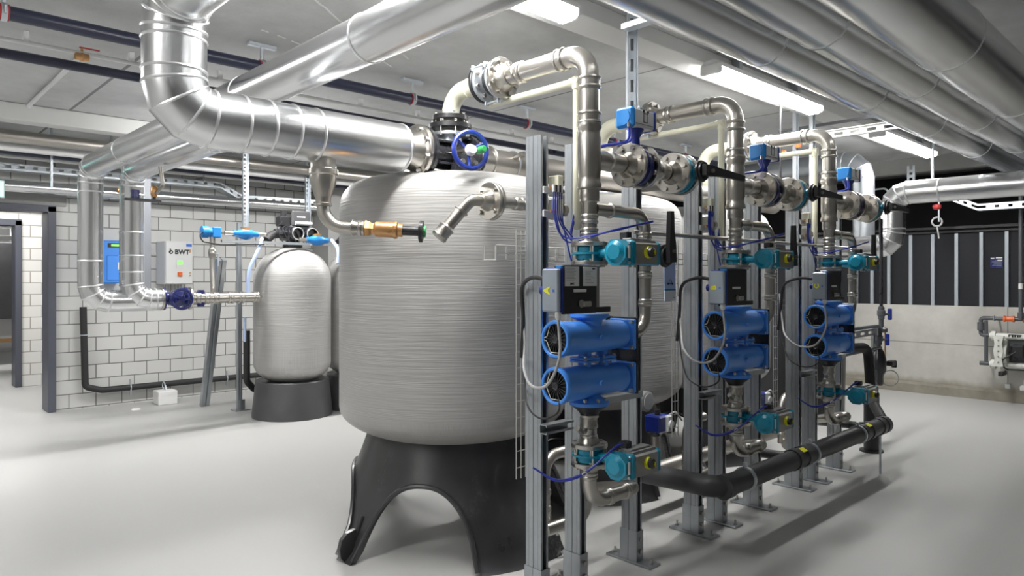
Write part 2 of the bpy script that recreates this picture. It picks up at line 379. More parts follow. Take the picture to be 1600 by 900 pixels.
# pale mineral seams in the ceiling concrete
ceil_ = bpy.data.objects['ceiling']
for pts in [[(1.806, 3.423), (1.853, 3.462), (1.895, 3.484), (1.952, 3.531), (2.006, 3.572), (2.062, 3.614), (2.126, 3.652)]]+[[(1.794, 4.054), (1.831, 4.064)], [(1.9, 4.075), (1.959, 4.097)], [(2.009, 4.113), (2.072, 4.136)], [(2.661, 4.081), (2.753, 4.134)], [(2.662, 3.855), (2.741, 3.91)]]:
    sm = M(); q = [V((a, b, CZ)) for a, b in pts]
    for a, b in zip(q, q[1:]):
        e = (b-a).normalized(); n_ = e.cross(Z)*.006
        sm.prism([(0, -1), (1, -1), (1, 1), (0, 1)], a-e*.004, (b-a)+e*.008, n_, -Z*.002)
    O('mineral_seam', sm, 'white', ceil_)
# ceiling ledge that carries the lamps
ST('trim_2', M().b2((-3.4, 2.43, 2.79), (8.95, 2.64, CZ), .004), 'white')
ST('trim_3', M().b2((-3.4, 7.16, 2.74), (9.44, 7.34, CZ), .004), 'white')
ST('trim_4', M().b2((9.45, -3.4, 2.70), (9.60, 8.3, CZ), .004), 'conc2')

# ------------------------------------------------------------------ lamps
def lamp(x, y, z, label, ln=1.57, group='fluorescent ceiling lamps', power=1.0):
    t = T('ceiling_lamp', label, 'lamp', (x+ln/2, y, z), group)
    h = M(); h.prism([(-.075, 0), (-.06, .035), (-.03, .05), (.03, .05), (.06, .035), (.075, 0)], (x+.015, y, z), Y, Z, X*(ln-.03))
    O('housing', h, 'wpipe', t)
    d = M(); d.prism([(-.070, 0), (-.062, -.030), (-.035, -.050), (.035, -.050), (.062, -.030), (.070, 0)], (x+.03, y, z), Y, Z, X*(ln-.06))
    O('diffuser', d, 'diff', t)
    for q in (x+.02, x+ln-.02): O('end_cap', M().box((q, y, z-.008), (.04, .148, .07), b=.012), 'wpipe', t)
    for q in (x+.35, x+ln-.35): O('clip', M().b2((q-.02, y-.03, z+.045), (q+.02, y+.03, CZ-.002), .003), 'galv', t)
    ld = bpy.data.lights.new('tube_light', 'AREA'); ld.shape = 'RECTANGLE'; ld.size = ln-.1; ld.size_y = .12; ld.energy = LAMP_W*power; ld.color = (1, .985, .96)
    lo = bpy.data.objects.new('tube_light', ld); C.objects.link(lo); lo.parent = t; lo.location = (0, 0, -.054)
    return t
lamp(1.10, 2.38, 2.745, 'bright fluorescent lamp at the top edge beside the nearest riser pipe')
lamp(3.98, 2.38, 2.745, 'long fluorescent lamp above the second steel riser, middle of the row')
lamp(6.85, 2.38, 2.745, 'fluorescent lamp farthest right in the row, above the thick silver pipe')
lamp(-1.73, 2.38, 2.745, 'unseen fluorescent lamp added behind the camera, in line with the lamp row over the rack', group='added unseen lamps')  # repeats the lamp row out of view to add light
lamp(1.93, 6.4, 2.745, 'unseen fluorescent lamp added before the block wall, hidden by the thick silver pipe', group='added unseen lamps', power=1.3)  # unseen lamp added to brighten the block wall and left floor
lamp(4.60, 6.4, 2.745, 'unseen fluorescent lamp added behind the header valve over the large tank', group='added unseen lamps', power=1.2)  # added out of sight for more light at the back
lamp(7.0, 6.4, 2.745, 'unseen fluorescent lamp added behind the rack risers, far from the camera', group='added unseen lamps')  # extra unseen lamp continuing the added back row
lamp(-1.4, 6.4, 2.745, 'unseen fluorescent lamp added at far left in front of the doorway wall', group='added unseen lamps', power=.8)  # added out of view to light the left wall and floor
lamp(.2, 9.9, 2.745, 'unseen fluorescent lamp added in the corridor behind the doorway', group='corridor lamps', power=1.1)  # added unseen lamp, lights the corridor walls
lamp(.6, 13.8, 2.745, 'fluorescent lamp in the room beyond the corridor', group='corridor lamps')

# ------------------------------------------------------------------ big insulated pipes
def jacket(name, label, pts, r, R, beads, group=None, k=3, mat='alu', cat='pipe', seams=True):
    base = min((V(p) for p in pts), key=lambda q: q.z)
    t = T(name, label, cat, base, group)
    m = M(); m.sweep(fillet(pts, R, k), r, 56); O('jacket', m, mat, t, sharp=16)
    f = fillet(pts, R, k)
    if seams:
        for i in range(1, len(f)-1):
            a, b = (f[i]-f[i-1]).normalized(), (f[i+1]-f[i]).normalized()
            if a.angle(b) > .05 or (f[i]-f[i-1]).length < R: bead(t, f[i], (a+b), r*1.0, w=.004)
    for p, ax in beads: bead(t, p, AX[ax] if isinstance(ax, str) else ax, r)
    return t
HY, HZ = 2.90, 2.045
jacket('insulated_pipe', 'thick silver insulated pipe dropping from ceiling and turning right over the big tank',
       [(.93, -1.0, 2.50), (.93, HY, 2.50), (.93, HY, HZ), (1.985, HY, HZ)], .118, .128,
       [((1.08+.11*i, HY, HZ), 'x') for i in range(1, 5)]+[((.93, HY, 2.33), 'z'), ((.93, HY, 2.21), 'z'), ((1.975, HY, HZ), 'x'), ((.93, 1.8, 2.5), 'y')])
PX, PY, PZ = 1.465, 6.62, 2.33
jacket('insulated_pipe', 'upper silver insulated pipe slanting across the ceiling, leftmost drop in front of the block wall',
       [(PX, -2.5, PZ), (PX, PY, PZ), (PX, PY, 1.215), (2.05, PY+.05, 1.215)], .093, .13,
       [((PX, 2.35, PZ), 'y'), ((PX, 3.5, PZ), 'y'), ((PX, 5.6, PZ), 'y'), ((PX, PY, 2.12), 'z'), ((PX, PY, 1.55), 'z')])
jacket('insulated_pipe', 'silver insulated drop pipe beside the blue controller, joining the blue gate valve',
       [(3.3, 4.6, PZ), (1.775, 4.6, PZ), (1.775, PY, PZ), (1.775, PY, 1.225), (2.0, PY, 1.225)], .094, .13,
       [((1.775, PY, 2.12), 'z'), ((1.775, PY, 1.80), 'z'), ((1.775, PY, 1.60), 'z'), ((1.775, PY, 1.46), 'z'), ((1.96, PY, 1.225), 'x')])
for n_, (y, z, r, lb, bs) in enumerate(((1.55, 2.50, .121, 'silver insulated ceiling pipe nearest the lamp row', (1.6, 3.05, 4.3, 5.4, 6.6)),
                        (1.262, 2.50, .121, 'middle silver insulated pipe of the three under the ceiling', (1.9, 3.0, 4.2, 5.4, 6.6)),
                        (.955, 2.49, .150, 'outermost silver insulated ceiling pipe at the top right corner', (1.45, 2.4, 3.6, 4.9)))):
    jacket('insulated_pipe', lb, [(-2.5, y, z), (9.3, y, z)], r, .2, [((b, y, z), 'x') for b in bs], 'silver ceiling pipes side by side')
jacket('insulated_pipe', 'silver insulated pipe with segmented elbow turning down beyond the third riser',
       [(8.0, 7.9, 2.69), (8.0, 2.91, 2.69), (8.0, 2.91, 1.75)], .108, .20, [((8.0, 3.4, 2.69), 'y'), ((8.0, 2.91, 2.3), 'z')], mat='galv')
jacket('insulated_pipe', 'bright silver insulated pipe at the right edge bending down beside the black panels',
       [(7.0, -1.5, 2.185), (7.0, 2.29, 2.185), (7.0, 2.29, 1.70), (7.0, 3.0, 1.70)], .104, .13, [((7.0, 1.9, 2.185), 'y'), ((7.0, 2.29, 2.02), 'z'), ((7.0, 2.29, 1.86), 'z')])

# ------------------------------------------------------------------ ceiling pipes at the left
def hanger(x, y, z, r, group='pipe hangers', label='galvanised pipe hanger with red rubber lining under the ceiling'):
    t = T('pipe_hanger', label, 'hanger', (x, y, z), group)
    O('rail', M().b2((x-.09, y-.02, CZ-.022), (x+.09, y+.02, CZ), .002), 'zinc', t)
    O('rod', M().cyl((x, y, z+r), (x, y, CZ-.01), .012, 10), 'zinc', t)
    O('clamp', M().lathe([(r+.001, -.014), (r+.010, -.013), (r+.010, .013), (r+.001, .014)], (x, y, z), X, 28), 'zinc', t)
    O('lining', M().lathe([(r+.0005, -.022), (r+.005, -.021), (r+.005, .021), (r+.0005, .022)], (x, y, z), X, 28), 'red', t)
    for sgn in (-1, 1): O('clamp_screw', M().cyl((x, y+sgn*(r+.016), z-.02), (x, y+sgn*(r+.016), z+.02), .006, 8), 'zinc', t)
    return t
P4Y = 4.30
XO('dark_pipe', M().cyl((-2, P4Y, 2.735), (9.2, P4Y, 2.735), .037, 24), 'pipeb', 'thick blue-black pipe hung under the ceiling behind the big silver pipe', 'pipe', (-2, P4Y, 2.735))
for i, x in enumerate((.57, 1.90, 3.05, 4.25, 5.45, 6.7)):
    hanger(x, P4Y, 2.735, .037, label=('galvanised hanger with red lining at the top left corner', 'galvanised hanger with red lining beside the slanting silver pipe', 'galvanised hanger with red lining left of the cream elbow', 'galvanised hanger holding the dark pipe above the nearest posts', 'galvanised hanger behind the nearest blue actuator', 'galvanised hanger between the first and second riser')[i])
XO('blue_stripe', M().cyl((-2, P4Y-.0365, 2.742), (9.2, P4Y-.0365, 2.742), .0022, 6), 'tubeb', None, None).parent = bpy.data.objects['dark_pipe']
XO('dark_pipe', M().cyl((-2, 5.03, 2.72), (9.2, 5.03, 2.72), .030, 24), 'pipeb', 'lower blue-black pipe running along the ceiling below the white conduit', 'pipe', (-2, 5.03, 2.72))
t = T('white_conduit', 'thin white conduit with small clips under the ceiling at upper left', 'pipe', (-2, 4.86, 2.76))
O('conduit', M().cyl((-2, 4.86, 2.76), (9.2, 4.86, 2.76), .013, 12), 'wpipe', t)
for i in range(14): O('clip', M().box((-.35+.55*i, 4.86, 2.79), (.03, .035, .07), b=.003), 'wpipe', t)
def small_valve(x, y, z, mat, lab, cat='valve'):
    t = T('ball_valve', lab, cat, (x, y, z))
    O('body', M().lathe([(.012, -.04), (.022, -.035), (.022, -.015), (.028, 0), (.022, .015), (.022, .035), (.012, .04)], (x, y, z), X, 14), 'brass', t)
    O('stem', M().cyl((x, y, z+.02), (x, y, z+.05), .008, 8), 'brass', t)
    O('handle', M().box((x+.04, y, z+.055), (.11, .018, .006), b=.002), mat, t)
    return t
small_valve(1.03, 4.86, 2.74, 'red', 'tiny ball valve with red lever on the white conduit at upper left')
small_valve(1.62, 4.92, 2.70, 'brass', 'tiny brass valve on the white conduit left of the big silver pipe')
# pipes near the block wall
XO('white_pipe', M().cyl((-2, 7.55, 2.66), (9.4, 7.55, 2.66), .055, 28), 'ssd', 'matt steel pipe along the ceiling ledge at the left', 'pipe', (-2, 7.55, 2.66))
XO('white_pipe', M().cyl((-2, 7.75, 2.60), (9.4, 7.75, 2.60), .042, 28), 'wpipe', 'white pipe along the wall below the ceiling ledge at the left', 'pipe', (-2, 7.75, 2.60))
XO('grey_blue_pipe', M().cyl((-2, 8.0, 2.60), (9.4, 8.0, 2.56), .026, 20), 'pipeb', 'blue-grey pipe under the white pipe near the block wall', 'pipe', (-2, 8.0, 2.60))
XO('steel_pipe', M().cyl((-2, 8.4, 2.60), (4.55, 8.4, 2.605), .018, 16), 'wpipe', 'thin bright pipe high along the block wall', 'pipe', (-2, 8.4, 2.6))
XO('silver_wall_pipe', M().cyl((-2, 8.45, 2.305), (4.5, 8.45, 2.335), .058, 36), 'alu', 'silver insulated pipe running along the top of the block wall over the doorway', 'pipe', (-2, 8.45, 2.3))
XO('white_tube', M().cyl((1.11, 5.2, 2.855), (1.11, 7.1, 2.855), .016, 12), 'wpipe', 'short white tube fixed flat to the ceiling at the upper left', 'pipe', (1.11, 5.2, 2.85))
small_valve(.98, 7.9, 2.68, 'red', 'tiny valve with red lever high at the left edge')
for x, z1, lb in ((1.42, 2.28, 'thin rod hanging from the ceiling at the left over the doorway'), (1.93, 2.5, 'white threaded rod above the slanting silver pipe')):
    XO('hanging_rod', M().cyl((x, 7.9, z1), (x, 7.9, CZ), .012, 8), 'zinc', lb, 'rod', (x, 7.9, z1))
def slot_rail(m, a, b, w_, d_, up, nslots, slot=.04, t=.003):
    """U-shaped perforated rail between a and b: web with real slots and two lips"""
    a, b, up = V(a), V(b), V(up).normalized(); L = (b-a).length; e = (b-a).normalized(); s = e.cross(up).normalized()
    R = Matrix((e, up, s)).transposed()
    pitch = L/nslots; sw = min(slot, pitch*.6)
    for sg in (-1, 1):
        m.box((a+b)/2+up*sg*(w_*.35), (L, w_*.30, t), R)
        m.box((a+b)/2+up*sg*(w_/2)+s*(-d_/2), (L, t, d_), R)
    for i in range(nslots+1):
        p = a+e*(pitch*i); l = pitch-sw
        if 0 < i < nslots: m.box(p, (l, w_*.42, t), R)
    return m
t = T('cable_tray', 'perforated galvanised cable tray along the block wall, stepping down behind the silver pipes', 'cable tray', (-2, 8.45, 2.4))
O('tray', slot_rail(slot_rail(slot_rail(M(), (-1.9, 8.42, 2.495), (3.21, 8.42, 2.515), .07, .15, Z, 46), (3.21, 8.42, 2.515), (3.48, 8.42, 2.38), .07, .15, Z, 3), (3.48, 8.42, 2.38), (4.6, 8.42, 2.40), .07, .15, Z, 10), 'zinc', t)
O('wall_bracket', M().b2((2.98, 8.36, 2.55), (3.01, 8.72, 2.58)).cyl((2.995, 8.34, 2.5), (2.995, 8.34, 2.7), .006, 8), 'galv', t)
O('brace', slot_rail(M(), (2.66, 7.9, 2.62), (3.35, 8.3, 2.84), .04, .04, Z, 7), 'galv', t)
# exit sign
t = T('exit_sign', 'glowing green exit sign partly cut by the left edge above the doorway', 'sign', (1.0, 8.30, 2.22))
O('sign_body', M().box((.93, 8.33, 2.27), (.36, .03, .17), b=.004), 'lgrey', t)
O('sign_face', M().b2((.76, 8.308, 2.20), (1.10, 8.315, 2.34)), 'exits', t)
# objects in the far room
t = T('storage_cabinet', 'dark grey cabinet seen through the far doorway at the left edge', 'cabinet', (1.2, 14.2, 0))
O('body', M().b2((.2, 14.0, .75), (2.2, 14.6, 2.0), .01), 'base2', t)
for x in (.25, 2.15): O('leg', M().b2((x-.03, 14.1, 0), (x+.03, 14.5, .75)), 'base2', t)
O('lower_panel', M().b2((.22, 14.3, .45), (2.18, 14.33, .75)), 'wpipe', t)
O('floor_rail', M().b2((.22, 14.1, .36), (2.18, 14.16, .42)), 'brass', t)
XO('pipe_rack', M().cyl((0, 13.6, 2.25), (4, 13.6, 2.25), .05).cyl((0, 13.6, 2.05), (4, 13.6, 2.05), .04).b2((1.9, 13.5, 2.0), (1.95, 13.7, 2.8)), 'wpipe', 'white pipes seen through the far doorway above the dark cabinet', 'pipe', (0, 13.6, 2.0))

# ------------------------------------------------------------------ block wall: enclosures, valve, drain, posts
t = T('control_cabinet', 'light grey wall cabinet with BWT lettering, green display and orange switch', 'control cabinet', (2.72, 8.6, 1.33))
O('enclosure', M().box((2.745, 8.57, 1.585), (.30, .30, .49), b=.006), 'lgrey', t)
O('door', M().box((2.745, 8.41, 1.585), (.29, .022, .48), b=.005), 'lgrey', t)
lettering(t, 'BWT', .072, (2.775, 8.397, 1.705), X, Z, bold=.003)
O('emblem', M().torus((2.655, 8.397, 1.705), Y, .018, .005, 20, 6).b2((2.642, 8.392, 1.70), (2.652, 8.398, 1.745)), 'ink', t)
O('display', M().b2((2.71, 8.392, 1.53), (2.79, 8.399, 1.615)), 'lgrey', t)
O('display_screen', M().b2((2.72, 8.389, 1.565), (2.78, 8.393, 1.61)), 'screen', t)
O('main_switch', M().box((2.75, 8.390, 1.455), (.05, .02, .05), b=.004).cyl((2.75, 8.37, 1.455), (2.75, 8.39, 1.455), .016, 12), 'orange', t)
O('sticker', M().b2((2.82, 8.395, 1.77), (2.88, 8.399, 1.80)), 'bink', t)
for z in (1.73, 1.71, 1.47, 1.44): O('lock', M().cyl((2.86, 8.39, z), (2.86, 8.40, z), .008, 10), 'brass', t)
for i in range(7): O('cable_gland', M().cyl((2.64+.035*i, 8.55, 1.27), (2.64+.035*i, 8.55, 1.345), .010, 8), 'cable', t)
t = T('controller', 'blue controller box with a small green display between the two silver drop pipes', 'controller', (2.06, 8.6, 1.36))
O('housing', M().box((2.08, 8.58, 1.585), (.22, .28, .46), b=.012), 'blue', t)
O('front_panel', M().box((2.10, 8.435, 1.52), (.17, .02, .27), b=.01), 'blue', t)
O('display_frame', M().b2((2.03, 8.432, 1.74), (2.17, 8.442, 1.785)), 'ink', t)
O('display_screen', M().b2((2.06, 8.428, 1.75), (2.16, 8.434, 1.775)), 'screen', t)
O('label_plate', M().b2((2.12, 8.418, 1.50), (2.18, 8.424, 1.58)), 'paper', t)
# stainless header at the wall with blue gate valve
WY, WZ = PY, 1.225
t = T('gate_valve', 'blue gate valve with round handwheel on the steel pipe under the wall cabinet', 'valve', (2.180, WY, WZ))
f = flange(t, (2.010, WY, WZ), 'x', .10, .06, -1, n=8, hub=.03)
O('body', M().lathe([(.10, -.10), (.10, -.085), (.06, -.07), (.055, 0), (.06, .07), (.10, .085), (.10, .10)], (2.120, WY, WZ), X, 28).lathe([(.05, 0), (.06, -.05), (.075, -.055), (.075, -.075), (.03, -.09), (.025, -.16)], (2.120, WY, WZ), Y, 20), 'navy', t)
hw = M().torus((2.120, WY-.20, WZ), Y, .085, .012, 32, 8).cyl((2.120, WY-.23, WZ), (2.120, WY-.17, WZ), .02, 12)
for k in range(5): a = 2*PI*k/5; hw.cyl((2.120, WY-.20, WZ), (2.12+.083*math.cos(a), WY-.20, WZ+.083*math.sin(a)), .009, 8)
O('handwheel', hw, 'navy', t)
flange(t, (2.250, WY, WZ), 'x', .10, .06, 1, n=8, hub=.03)
t = T('stainless_pipe', 'horizontal stainless pipe right of the blue gate valve, running behind the small tank', 'pipe', (2.28, WY, WZ-.05))
O('pipe', M().pipe([(2.27, WY, WZ), (2.90, WY, WZ), (2.90, WY+.9, WZ)], .048, .07, 28), 'ss', t)
for x in (2.32, 2.40, 2.48, 2.62, 2.72, 2.86): collar(t, (x, WY, WZ), 'x', .048)
O('blue_cap', M().lathe([(.045, -.06), (.05, -.03), (.05, .03), (.045, .06)], (2.350, WY+.02, WZ+.0), Z, 16).cyl((2.350, WY, WZ-.075), (2.350, WY, WZ+.075), .03), 'navy', t)
t = T('wall_flowmeter', 'sky-blue flowmeter head on a vertical steel branch left of the tall strut', 'flowmeter', (2.77, WY+.4, 1.3))
FY = 7.2; fx = 2.63
O('branch_pipe', M().cyl((2.460, WY, WZ), (2.460, WY, WZ+.09), .022, 16).pipe([(2.460, WY, WZ+.05), (2.470, WY+.05, 1.5), (2.470, WY+.05, 1.80)], .022, .05), 'ss', t)
O('ball_valve', M().lathe([(.022, -.05), (.032, -.035), (.036, 0), (.032, .035), (.022, .05)], (2.470, WY+.05, 1.64), Z, 18), 'ss', t)
O('valve_lever', M().b2((2.510, WY+.02, 1.52), (2.522, WY+.03, 1.63), .003).cyl((2.470, WY+.02, 1.64), (2.520, WY+.02, 1.63), .006), 'zinc', t)
O('meter_head', M().lathe([(.03, -.10), (.055, -.095), (.055, -.04), (.045, -.035), (.045, -.01)], (2.470, WY+.05, 1.835), X, 24).box((2.500, WY+.05, 1.835), (.08, .09, .10), b=.008), 'sky', t)
O('meter_cable', M().sweep(fillet([(2.380, WY+.02, 1.83), (2.330, WY, 1.81), (2.370, WY, 1.74), (2.530, WY, 1.72), (2.95, WY, 1.735)], .04), .006, 8), 'blk', t)
def bluemeter(x, y, z, lb):
    t = T('water_meter', lb, 'water meter', (x, y, z))
    O('body', M().lathe([(.022, -.12), (.03, -.12), (.03, -.08), (.05, -.04), (.058, 0), (.05, .04), (.03, .08), (.03, .12), (.022, .12)], (x, y, z), X, 24).lathe([(.04, 0), (.04, .04)], (x, y, z), Z, 20), 'sky', t)
    O('cap', M().lathe([(.045, .035), (.045, .062), (.03, .066)], (x, y, z), Z, 20), 'brass', t)
    O('connector', M().cyl((x-.20, y, z), (x-.11, y, z), .02), 'ss', t); O('connector', M().cyl((x+.11, y, z), (x+.20, y, z), .02), 'ss', t)
    return t
bluemeter(2.79, WY+.06, 1.835, 'blue water meter with bronze cap between flowmeter and tall strut')
bluemeter(3.52, WY+.02, 1.80, 'blue water meter with bronze cap right of the tank valve head')
XO('hose', M().sweep(fillet([(2.95, WY+.05, 1.80), (2.88, WY-.0, 1.66), (2.80, WY, 1.50), (2.79, WY, 1.38), (2.79, WY, 1.27)], .3, 6), .018, 14), 'hose', 'pale blue hose hanging down left of the front small tank', 'hose', (2.93, WY, .92))
XO('hose', M().sweep(fillet([(3.62, WY-.1, 1.80), (3.56, WY-.35, 1.70), (3.52, WY-.40, 1.55)], .2, 6), .018, 14), 'hose', 'short pale blue hose behind the valve head right of the front small tank', 'hose', (3.52, WY-.4, 1.55))
t = T('dark_gap_drum', 'black cylinder added to fill the dark gap behind the farthest rack posts', 'container', (7.3, 3.35, 0))  # invented drum, its black fills the dark space between the posts
O('body', M().lathe([(.46, 0), (.48, .02), (.50, 1.02), (.47, 1.10), (.40, 1.13)], (7.3, 3.35, 0), Z, 48), 'blk', t)
O('lid', M().lathe([(.20, 1.12), (.22, 1.13), (.22, 1.17), (.18, 1.18)], (7.3, 3.35, 0), Z, 32), 'blkm', t)
# drain on the wall
t = T('wall_drain_pipe', 'black foam-insulated pipe running down and along the foot of the block wall', 'pipe', (1.85, 8.63, .2))
O('pipe', M().pipe([(1.84, 8.63, 1.10), (1.86, 8.63, .24), (2.02, 8.63, .19), (4.5, 8.63, .19)], .034, .06), 'rub', t)
for x in (2.30, 3.37): O('clamp', M().torus((x, 8.63, .19), X, .036, .006, 20, 6).b2((x-.006, 8.60, .10), (x+.006, 8.65, .28)), 'zinc', t)
O('clamp', M().torus((1.85, 8.63, .80), Z, .036, .006, 20, 6).b2((1.80, 8.62, .794), (1.90, 8.64, .806)), 'zinc', t)
XO('concrete_block', M().box((2.60, 8.42, .075), (.20, .20, .15), b=.006), 'white', 'small pale concrete block on the floor against the block wall', 'block', (2.60, 8.42, 0))
XO('pipe_clamp', M().torus((2.61, 8.5, .19), X, .042, .006, 20, 6).cyl((2.61, 8.42, .15), (2.61, 8.44, .2), .008), 'zinc', 'small clamp on top of the pale concrete block', 'clamp', (2.61, 8.45, .15))
XO('floor_chip', M().lathe([(.0, 0), (.05, 0), (.035, .012), (0, .016)], (2.25, 8.25, 0), Z, 9), 'white', 'small pale mortar crumb on the floor left of the concrete block', 'rubble', (2.25, 8.25, 0))
t = T('leaning_strut', 'galvanised strut post leaning outward between wall cabinet and tall strut', 'post', (2.87, 8.03, 0))
lm = M(); a, b = V((2.86, 7.95, 0)), V((2.70, 7.05, 1.60))
e = (b-a).normalized(); s = e.cross(Y).normalized(); u = s.cross(e); R = Matrix((s, u, e)).transposed()
for q in (-1, 1): lm.box((a+b)/2+u*.0+s*.024*q, (.041, .06, (b-a).length), R, .003)
O('channel', lm, 'galv', t)
t = T('vertical_strut', 'tall galvanised strut left of the front small tank, perforated above', 'post', (3.06, 7.47, 0))
O('post', M().box((3.03, 7.42, 1.0), (.045, .045, 2.0), b=.003).b2((3.035, 7.39, 0.02), (3.05, 7.40, 2.0)), 'galv', t)
O('upper_rail', slot_rail(M(), (3.08, 7.40, 1.92), (3.08, 7.40, CZ-.01), .055, .04, X, 22), 'zinc', t)
O('foot', M().box((3.06, 7.45, .005), (.16, .14, .01)).box((3.05, 7.43, .06), (.07, .07, .12), b=.004), 'galv', t)
XO('hose', M().cyl((3.00, 7.2, 1.0), (3.0, 7.2, .75), .014, 12), 'hose', 'lower end of pale blue hose entering a black sleeve beside the strut', 'hose', (3.0, 7.2, .75))
XO('hose_sleeve', M().pipe([(3.04, 7.25, .86), (3.04, 7.25, .33), (3.15, 7.3, .22), (3.4, 7.4, .24)], .034, .08), 'rub', 'black insulated sleeve beside the strut bending toward the small tank', 'pipe', (3.04, 7.25, .2))
t = T('hanging_strut', 'perforated galvanised rail hanging above the small tank valve head', 'rail', (3.95, 7.7, 1.95))
O('rail', slot_rail(M(), (3.95, 7.7, 1.85), (3.95, 7.7, CZ-.1), .055, .04, X, 18), 'zinc', t)
# perforated duct and ball valve near second drop
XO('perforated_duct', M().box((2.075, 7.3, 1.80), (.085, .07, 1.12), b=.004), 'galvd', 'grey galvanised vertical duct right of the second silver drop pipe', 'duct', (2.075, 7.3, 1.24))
XO('duct_rail', slot_rail(M(), (2.015, 7.25, 1.24), (2.015, 7.25, 2.35), .05, .04, X, 26), 'zinc', 'perforated rail standing against the grey vertical duct', 'rail', (2.10, 7.2, 1.24))
t = T('pressure_reducer', 'bronze reducer valve with blue cap between the two silver drop pipes', 'valve', (1.9, 7.6, 2.2))
O('body', M().lathe([(.03, -.07), (.045, -.03), (.05, .0), (.045, .03)], (1.93, 7.4, 2.25), Z, 20).cyl((1.86, 7.4, 2.24), (2.02, 7.4, 2.24), .025), 'brass', t)
O('cap', M().lathe([(.048, .03), (.05, .035), (.05, .12), (.044, .13)], (1.93, 7.4, 2.25), Z, 20), 'navy', t)
O('pipe', M().pipe([(2.03, 7.4, 2.24), (2.05, 7.4, 2.24), (2.05, 7.4, 1.90)], .026, .03), 'alu', t)
t = T('lever_valve', 'bronze drain tap with long black lever below the short silver pipe', 'valve', (2.3, 5.5, 2.1))
LX, LY = 1.63, 5.62
O('pipe', M().pipe([(LX+.07, LY, 2.24), (LX+.09, LY, 2.10), (LX+.03, LY-.02, 2.03)], .014, .03), 'ss', t)
O('body', M().lathe([(.018, -.04), (.026, -.02), (.026, .02), (.018, .04)], (LX+.03, LY, 2.05), Z, 14), 'brass', t)
O('stem', M().cyl((LX+.03, LY, 1.98), (LX+.03, LY, 2.03), .012), 'blk', t)
O('lever', M().prism([(-.2, -.012), (-.05, -.014), (.02, -.02), (.05, 0), (.02, .02), (-.05, .014), (-.2, .012)], (LX+.03, LY, 1.97), X, Y, Z*.02), 'blk', t)
O('blue_cap', M().cyl((LX-.10, LY, 1.99), (LX-.10, LY, 2.05), .03), 'navy', t)

# ------------------------------------------------------------------ pressure tanks
def shell(m, cx, cy, zb, zs, zt, zs2, r, n=96, e=3.2, bot=.0):
    prof = [(0, zb)]
    for k in range(1, 13):
        a = k/12; rr = r*math.sin(a*PI/2)**.9; prof.append((rr, zs-(zs-zb)*math.cos(a*PI/2)))
    for k in range(1, 9): prof.append((r, zs+(zs2-zs)*k/8))
    for k in range(1, 17):
        a = k/16*PI/2; c_, s_ = math.cos(a), math.sin(a)
        prof.append((r*c_**(2/e) if k < 16 else 0, zs2+(zt-zs2)*s_**(2/e)))
    m.lathe(prof, (cx, cy, 0), Z, n); return m
def arch_z(a, arches, h):
    for c, hw in arches:
        d = abs((a-c+PI) % (2*PI)-PI)
        if d < hw: return h*max(0, 1-(d/hw)**2.3)**.45
    return 0
def base_r(z, zt, rt, rb):
    f = max(0, 1-z/zt); return rt+(rb-rt)*f**1.15+(.03*(1-z/.03) if z < .03 else 0)
def tripod_base(m, cx, cy, zt, rt, rb, arches, arch_h, n=240, th=.03):
    """flared skirt with arched openings between its feet"""
    rows = 14; gi, go = [], []
    for i in range(n):
        a = 2*PI*i/n; zl = arch_z(a, arches, arch_h); ci, co = [], []
        for j in range(rows+1):
            z = zl+(zt-zl)*j/rows; r = base_r(z, zt, rt, rb)
            co.append(m.bm.verts.new((cx+r*math.cos(a), cy+r*math.sin(a), z))); ci.append(m.bm.verts.new((cx+(r-th)*math.cos(a), cy+(r-th)*math.sin(a), z)))
        go.append(co); gi.append(ci)
    for i in range(n):
        k = (i+1) % n
        for j in range(rows):
            m.bm.faces.new([go[i][j], go[k][j], go[k][j+1], go[i][j+1]]); m.bm.faces.new([gi[i][j], gi[i][j+1], gi[k][j+1], gi[k][j]])
        m.bm.faces.new([go[i][0], gi[i][0], gi[k][0], go[k][0]]); m.bm.faces.new([go[i][rows], go[k][rows], gi[k][rows], gi[i][rows]])
    return m
TK = ((2.52, 3.15), (3.80, 3.22), (5.08, 3.23))
LB = ('large grey glass-fibre pressure tank nearest the camera, standing on a black arched base',
      'second large grey pressure tank behind the middle posts of the pipe rack',
      'third large grey pressure tank, farthest along the pipe rack')
